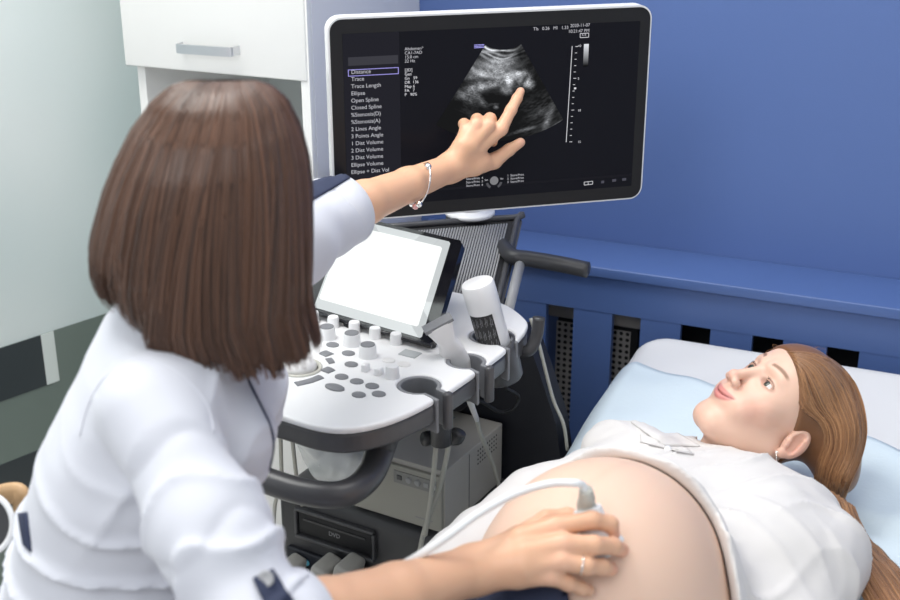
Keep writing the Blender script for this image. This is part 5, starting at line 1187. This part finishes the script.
sV = np.concatenate([shell.reshape(-1, 3), inn.reshape(-1, 3)]); sQ = np.concatenate([Qs, Qs[:, ::-1]+o2, bot[:, ::-1]])
r_ = np.random.default_rng(5); paths = []
for i in range(8500):
    f0 = r_.uniform(0, 2*math.pi); 
    if math.sin(f0) > .15 and r_.random() < .7: f0 = -f0
    t0 = 0 if r_.random() < .55 else r_.uniform(0, .5); t1 = 1; n = 24
    t = np.linspace(t0, t1, n); clump = .010*math.sin(f0*23)+.006*math.sin(f0*61+1)
    f = f0+(.06*np.sin(t*2.5+f0*7)+.05*r_.normal()*t)+ .06*np.sin(f0*19)*t
    ze = float(zend(np.array([f0]))[0])+.010*math.sin(f0*37)+.006*r_.normal()-.002
    z = 1.353-(1.353-ze)*t**1.5; off = r_.uniform(-.003, .0035)+.0014*math.sin(f0*31)*t
    inward = -.016*np.clip((t-.86)/.14, 0, 1)**2*(math.cos(f0) < -.2)
    c = hairp(f, z, off+inward); nn = np.stack([np.cos(f), np.sin(f), .25+1.5*(1-t)**3], -1); paths.append((c, nn/np.linalg.norm(nn, axis=1)[:, None]))
lv, lq_, lc_ = ribbons(paths, .0013, .0005, 8)
V0, Q0 = join_arr([(sV, sQ), (lv, lq_)])
fastmesh('hair', V0, Q0, hair_n, nur, world=True, col=np.concatenate([np.full((len(sV), 3), .1), lc_]))
# probe in her hand, its cable sweeping back to the left
pc = hit(603, 558, torso_sdf, t0=1.2); pt_ = RB(587, 508, .036); pa = pt_-pc; Lp = float(np.linalg.norm(pa)); pa /= Lp; pu = RGT-pa*(RGT@pa); pu /= np.linalg.norm(pu); pw = np.cross(pa, pu)
pr = thing('curved_transducer', 'white curved ultrasound probe pressed on the bare belly by the hand', 'ultrasound probe', tuple(pc))
def psdf(p):
    q = p-pc.astype(np.float32); a = q@pa.astype(np.float32); b = q@pu.astype(np.float32); c = q@pw.astype(np.float32)
    hw_ = np.interp(a, [0, .012, .03, .05, Lp], [.030, .029, .019, .016, .0155]); hc_ = np.interp(a, [0, .02, Lp], [.010, .012, .0125]); e = ((np.abs(b)/hw_)**2.6+(np.abs(c)/hc_)**2.6)**(1/2.6)
    return np.maximum((e-1)*hc_*.8, np.maximum(-a+.5*b*b/.03*1.0, a-Lp))
V, Q = nets(psdf, np.minimum(pc, pt_)-.05, np.maximum(pc, pt_)+.05, .0016); fastmesh('probe_body', relax(V, Q, 2), Q, M['wplas'], pr, world=True)
mb = MB(); rl = [pt_-pa*.004, pt_+pa*.004, pt_+UPV*.012-RGT*.001+TOW*.008, pt_+UPV*.022-RGT*.003+TOW*.014]; mb.tube(spline(rl, 5), list(np.linspace(.0115, .0075, 16)), 16); mb.out('strain_relief', M['cable'], pr, smooth=True, world=True)
ptc = [pt_+UPV*.020-RGT*.003+TOW*.012, pt_+UPV*.027-RGT*.007+TOW*.016, pt_+UPV*.030-RGT*.018+TOW*.022, P(548, 484, 1.33), P(515, 494, 1.32), P(478, 514, 1.29), P(445, 538, 1.27), P(415, 558, 1.27), P(385, 575, 1.30), P(350, 600, 1.36), P(330, 640, 1.42)]
mb = MB(); mb.tube(spline(ptc, 8), .0044, 12); mb.out('cable', M['cablew'], pr, smooth=True, world=True)
# chair
ch = thing('swivel_chair', 'low chair with a wooden arm and a white-edged dark back behind the seated woman', 'chair', (-.36, 1.2, 0))
mb = MB(); mb.lathe([(.0005, .425), (.20, .425), (.215, .435), (.215, .455), (.20, .47), (.0005, .475)], (-.36, 1.2, 0), n=40); mb.out('seat', M['dgrey'], ch, smooth=True, world=True)
mb = MB(); mb.tube([(-.36, 1.2, .12), (-.36, 1.2, .425)], .025, 18); mb.out('post', M['chrome'], ch, smooth=True, world=True)
for k in range(5):
    t = 2*math.pi*k/5+.3; e = (-.36+.27*math.cos(t), 1.2+.27*math.sin(t)); mb = MB(); mb.tube([(-.36, 1.2, .12), (e[0], e[1], .075)], [.022, .015], 12); lg = mb.out('leg', M['chrome'], ch, smooth=True, world=True)
    mb = MB(); mb.tube([(e[0]-.012, e[1], .027), (e[0]+.012, e[1], .027)], .027, 16); mb.out('caster', M['dgrey'], lg, smooth=True, world=True)
bkp = [PN(x, y, (-.60, 1.22, 0), (1, .0, 0)) for x, y in ((5, 505), (8, 520))]
cb_ = 0; mb = MB(); mb.tube([(-.57, 1.2, .44), (-.60, 1.2, .62), (-.60, 1.2, .78)], .016, 12); mb.out('back_post', M['chrome'], ch, smooth=True, world=True)
mb = MB(); rc_ = P(-14, 524, 1.42); ring = [tuple(rc_+RGT*.03*math.cos(t)+UPV*.034*math.sin(t)) for t in np.linspace(0, 2*math.pi, 48)]; mb.tube(ring, .0035, 10, cap=False); mb.out('back_edge', M['wplas'], ch, smooth=True, world=True)
mb = MB(); mb.add([tuple(np.array(q)-TOW*.008) for q in ring[:-1]]+[tuple(np.array(q)-TOW*.001) for q in ring[:-1]], [tuple(range(47))[::-1], tuple(range(47, 94))]+[(i, (i+1) % 47, 47+(i+1) % 47, 47+i) for i in range(47)]); mb.out('back_pad', M['dgrey'], ch, world=True)
mb = MB(); mb.tube(spline([P(-60, 512, 1.5), P(-20, 501, 1.5), P(14, 493, 1.5), P(22, 500, 1.5), P(24, 530, 1.52), P(26, 600, 1.6)], 6), .009, 12, flat=1.6); mb.out('armrest', mat('beech_wood', (.42, .26, .13), .45, vary=(30, .2)), ch, smooth=True, world=True)
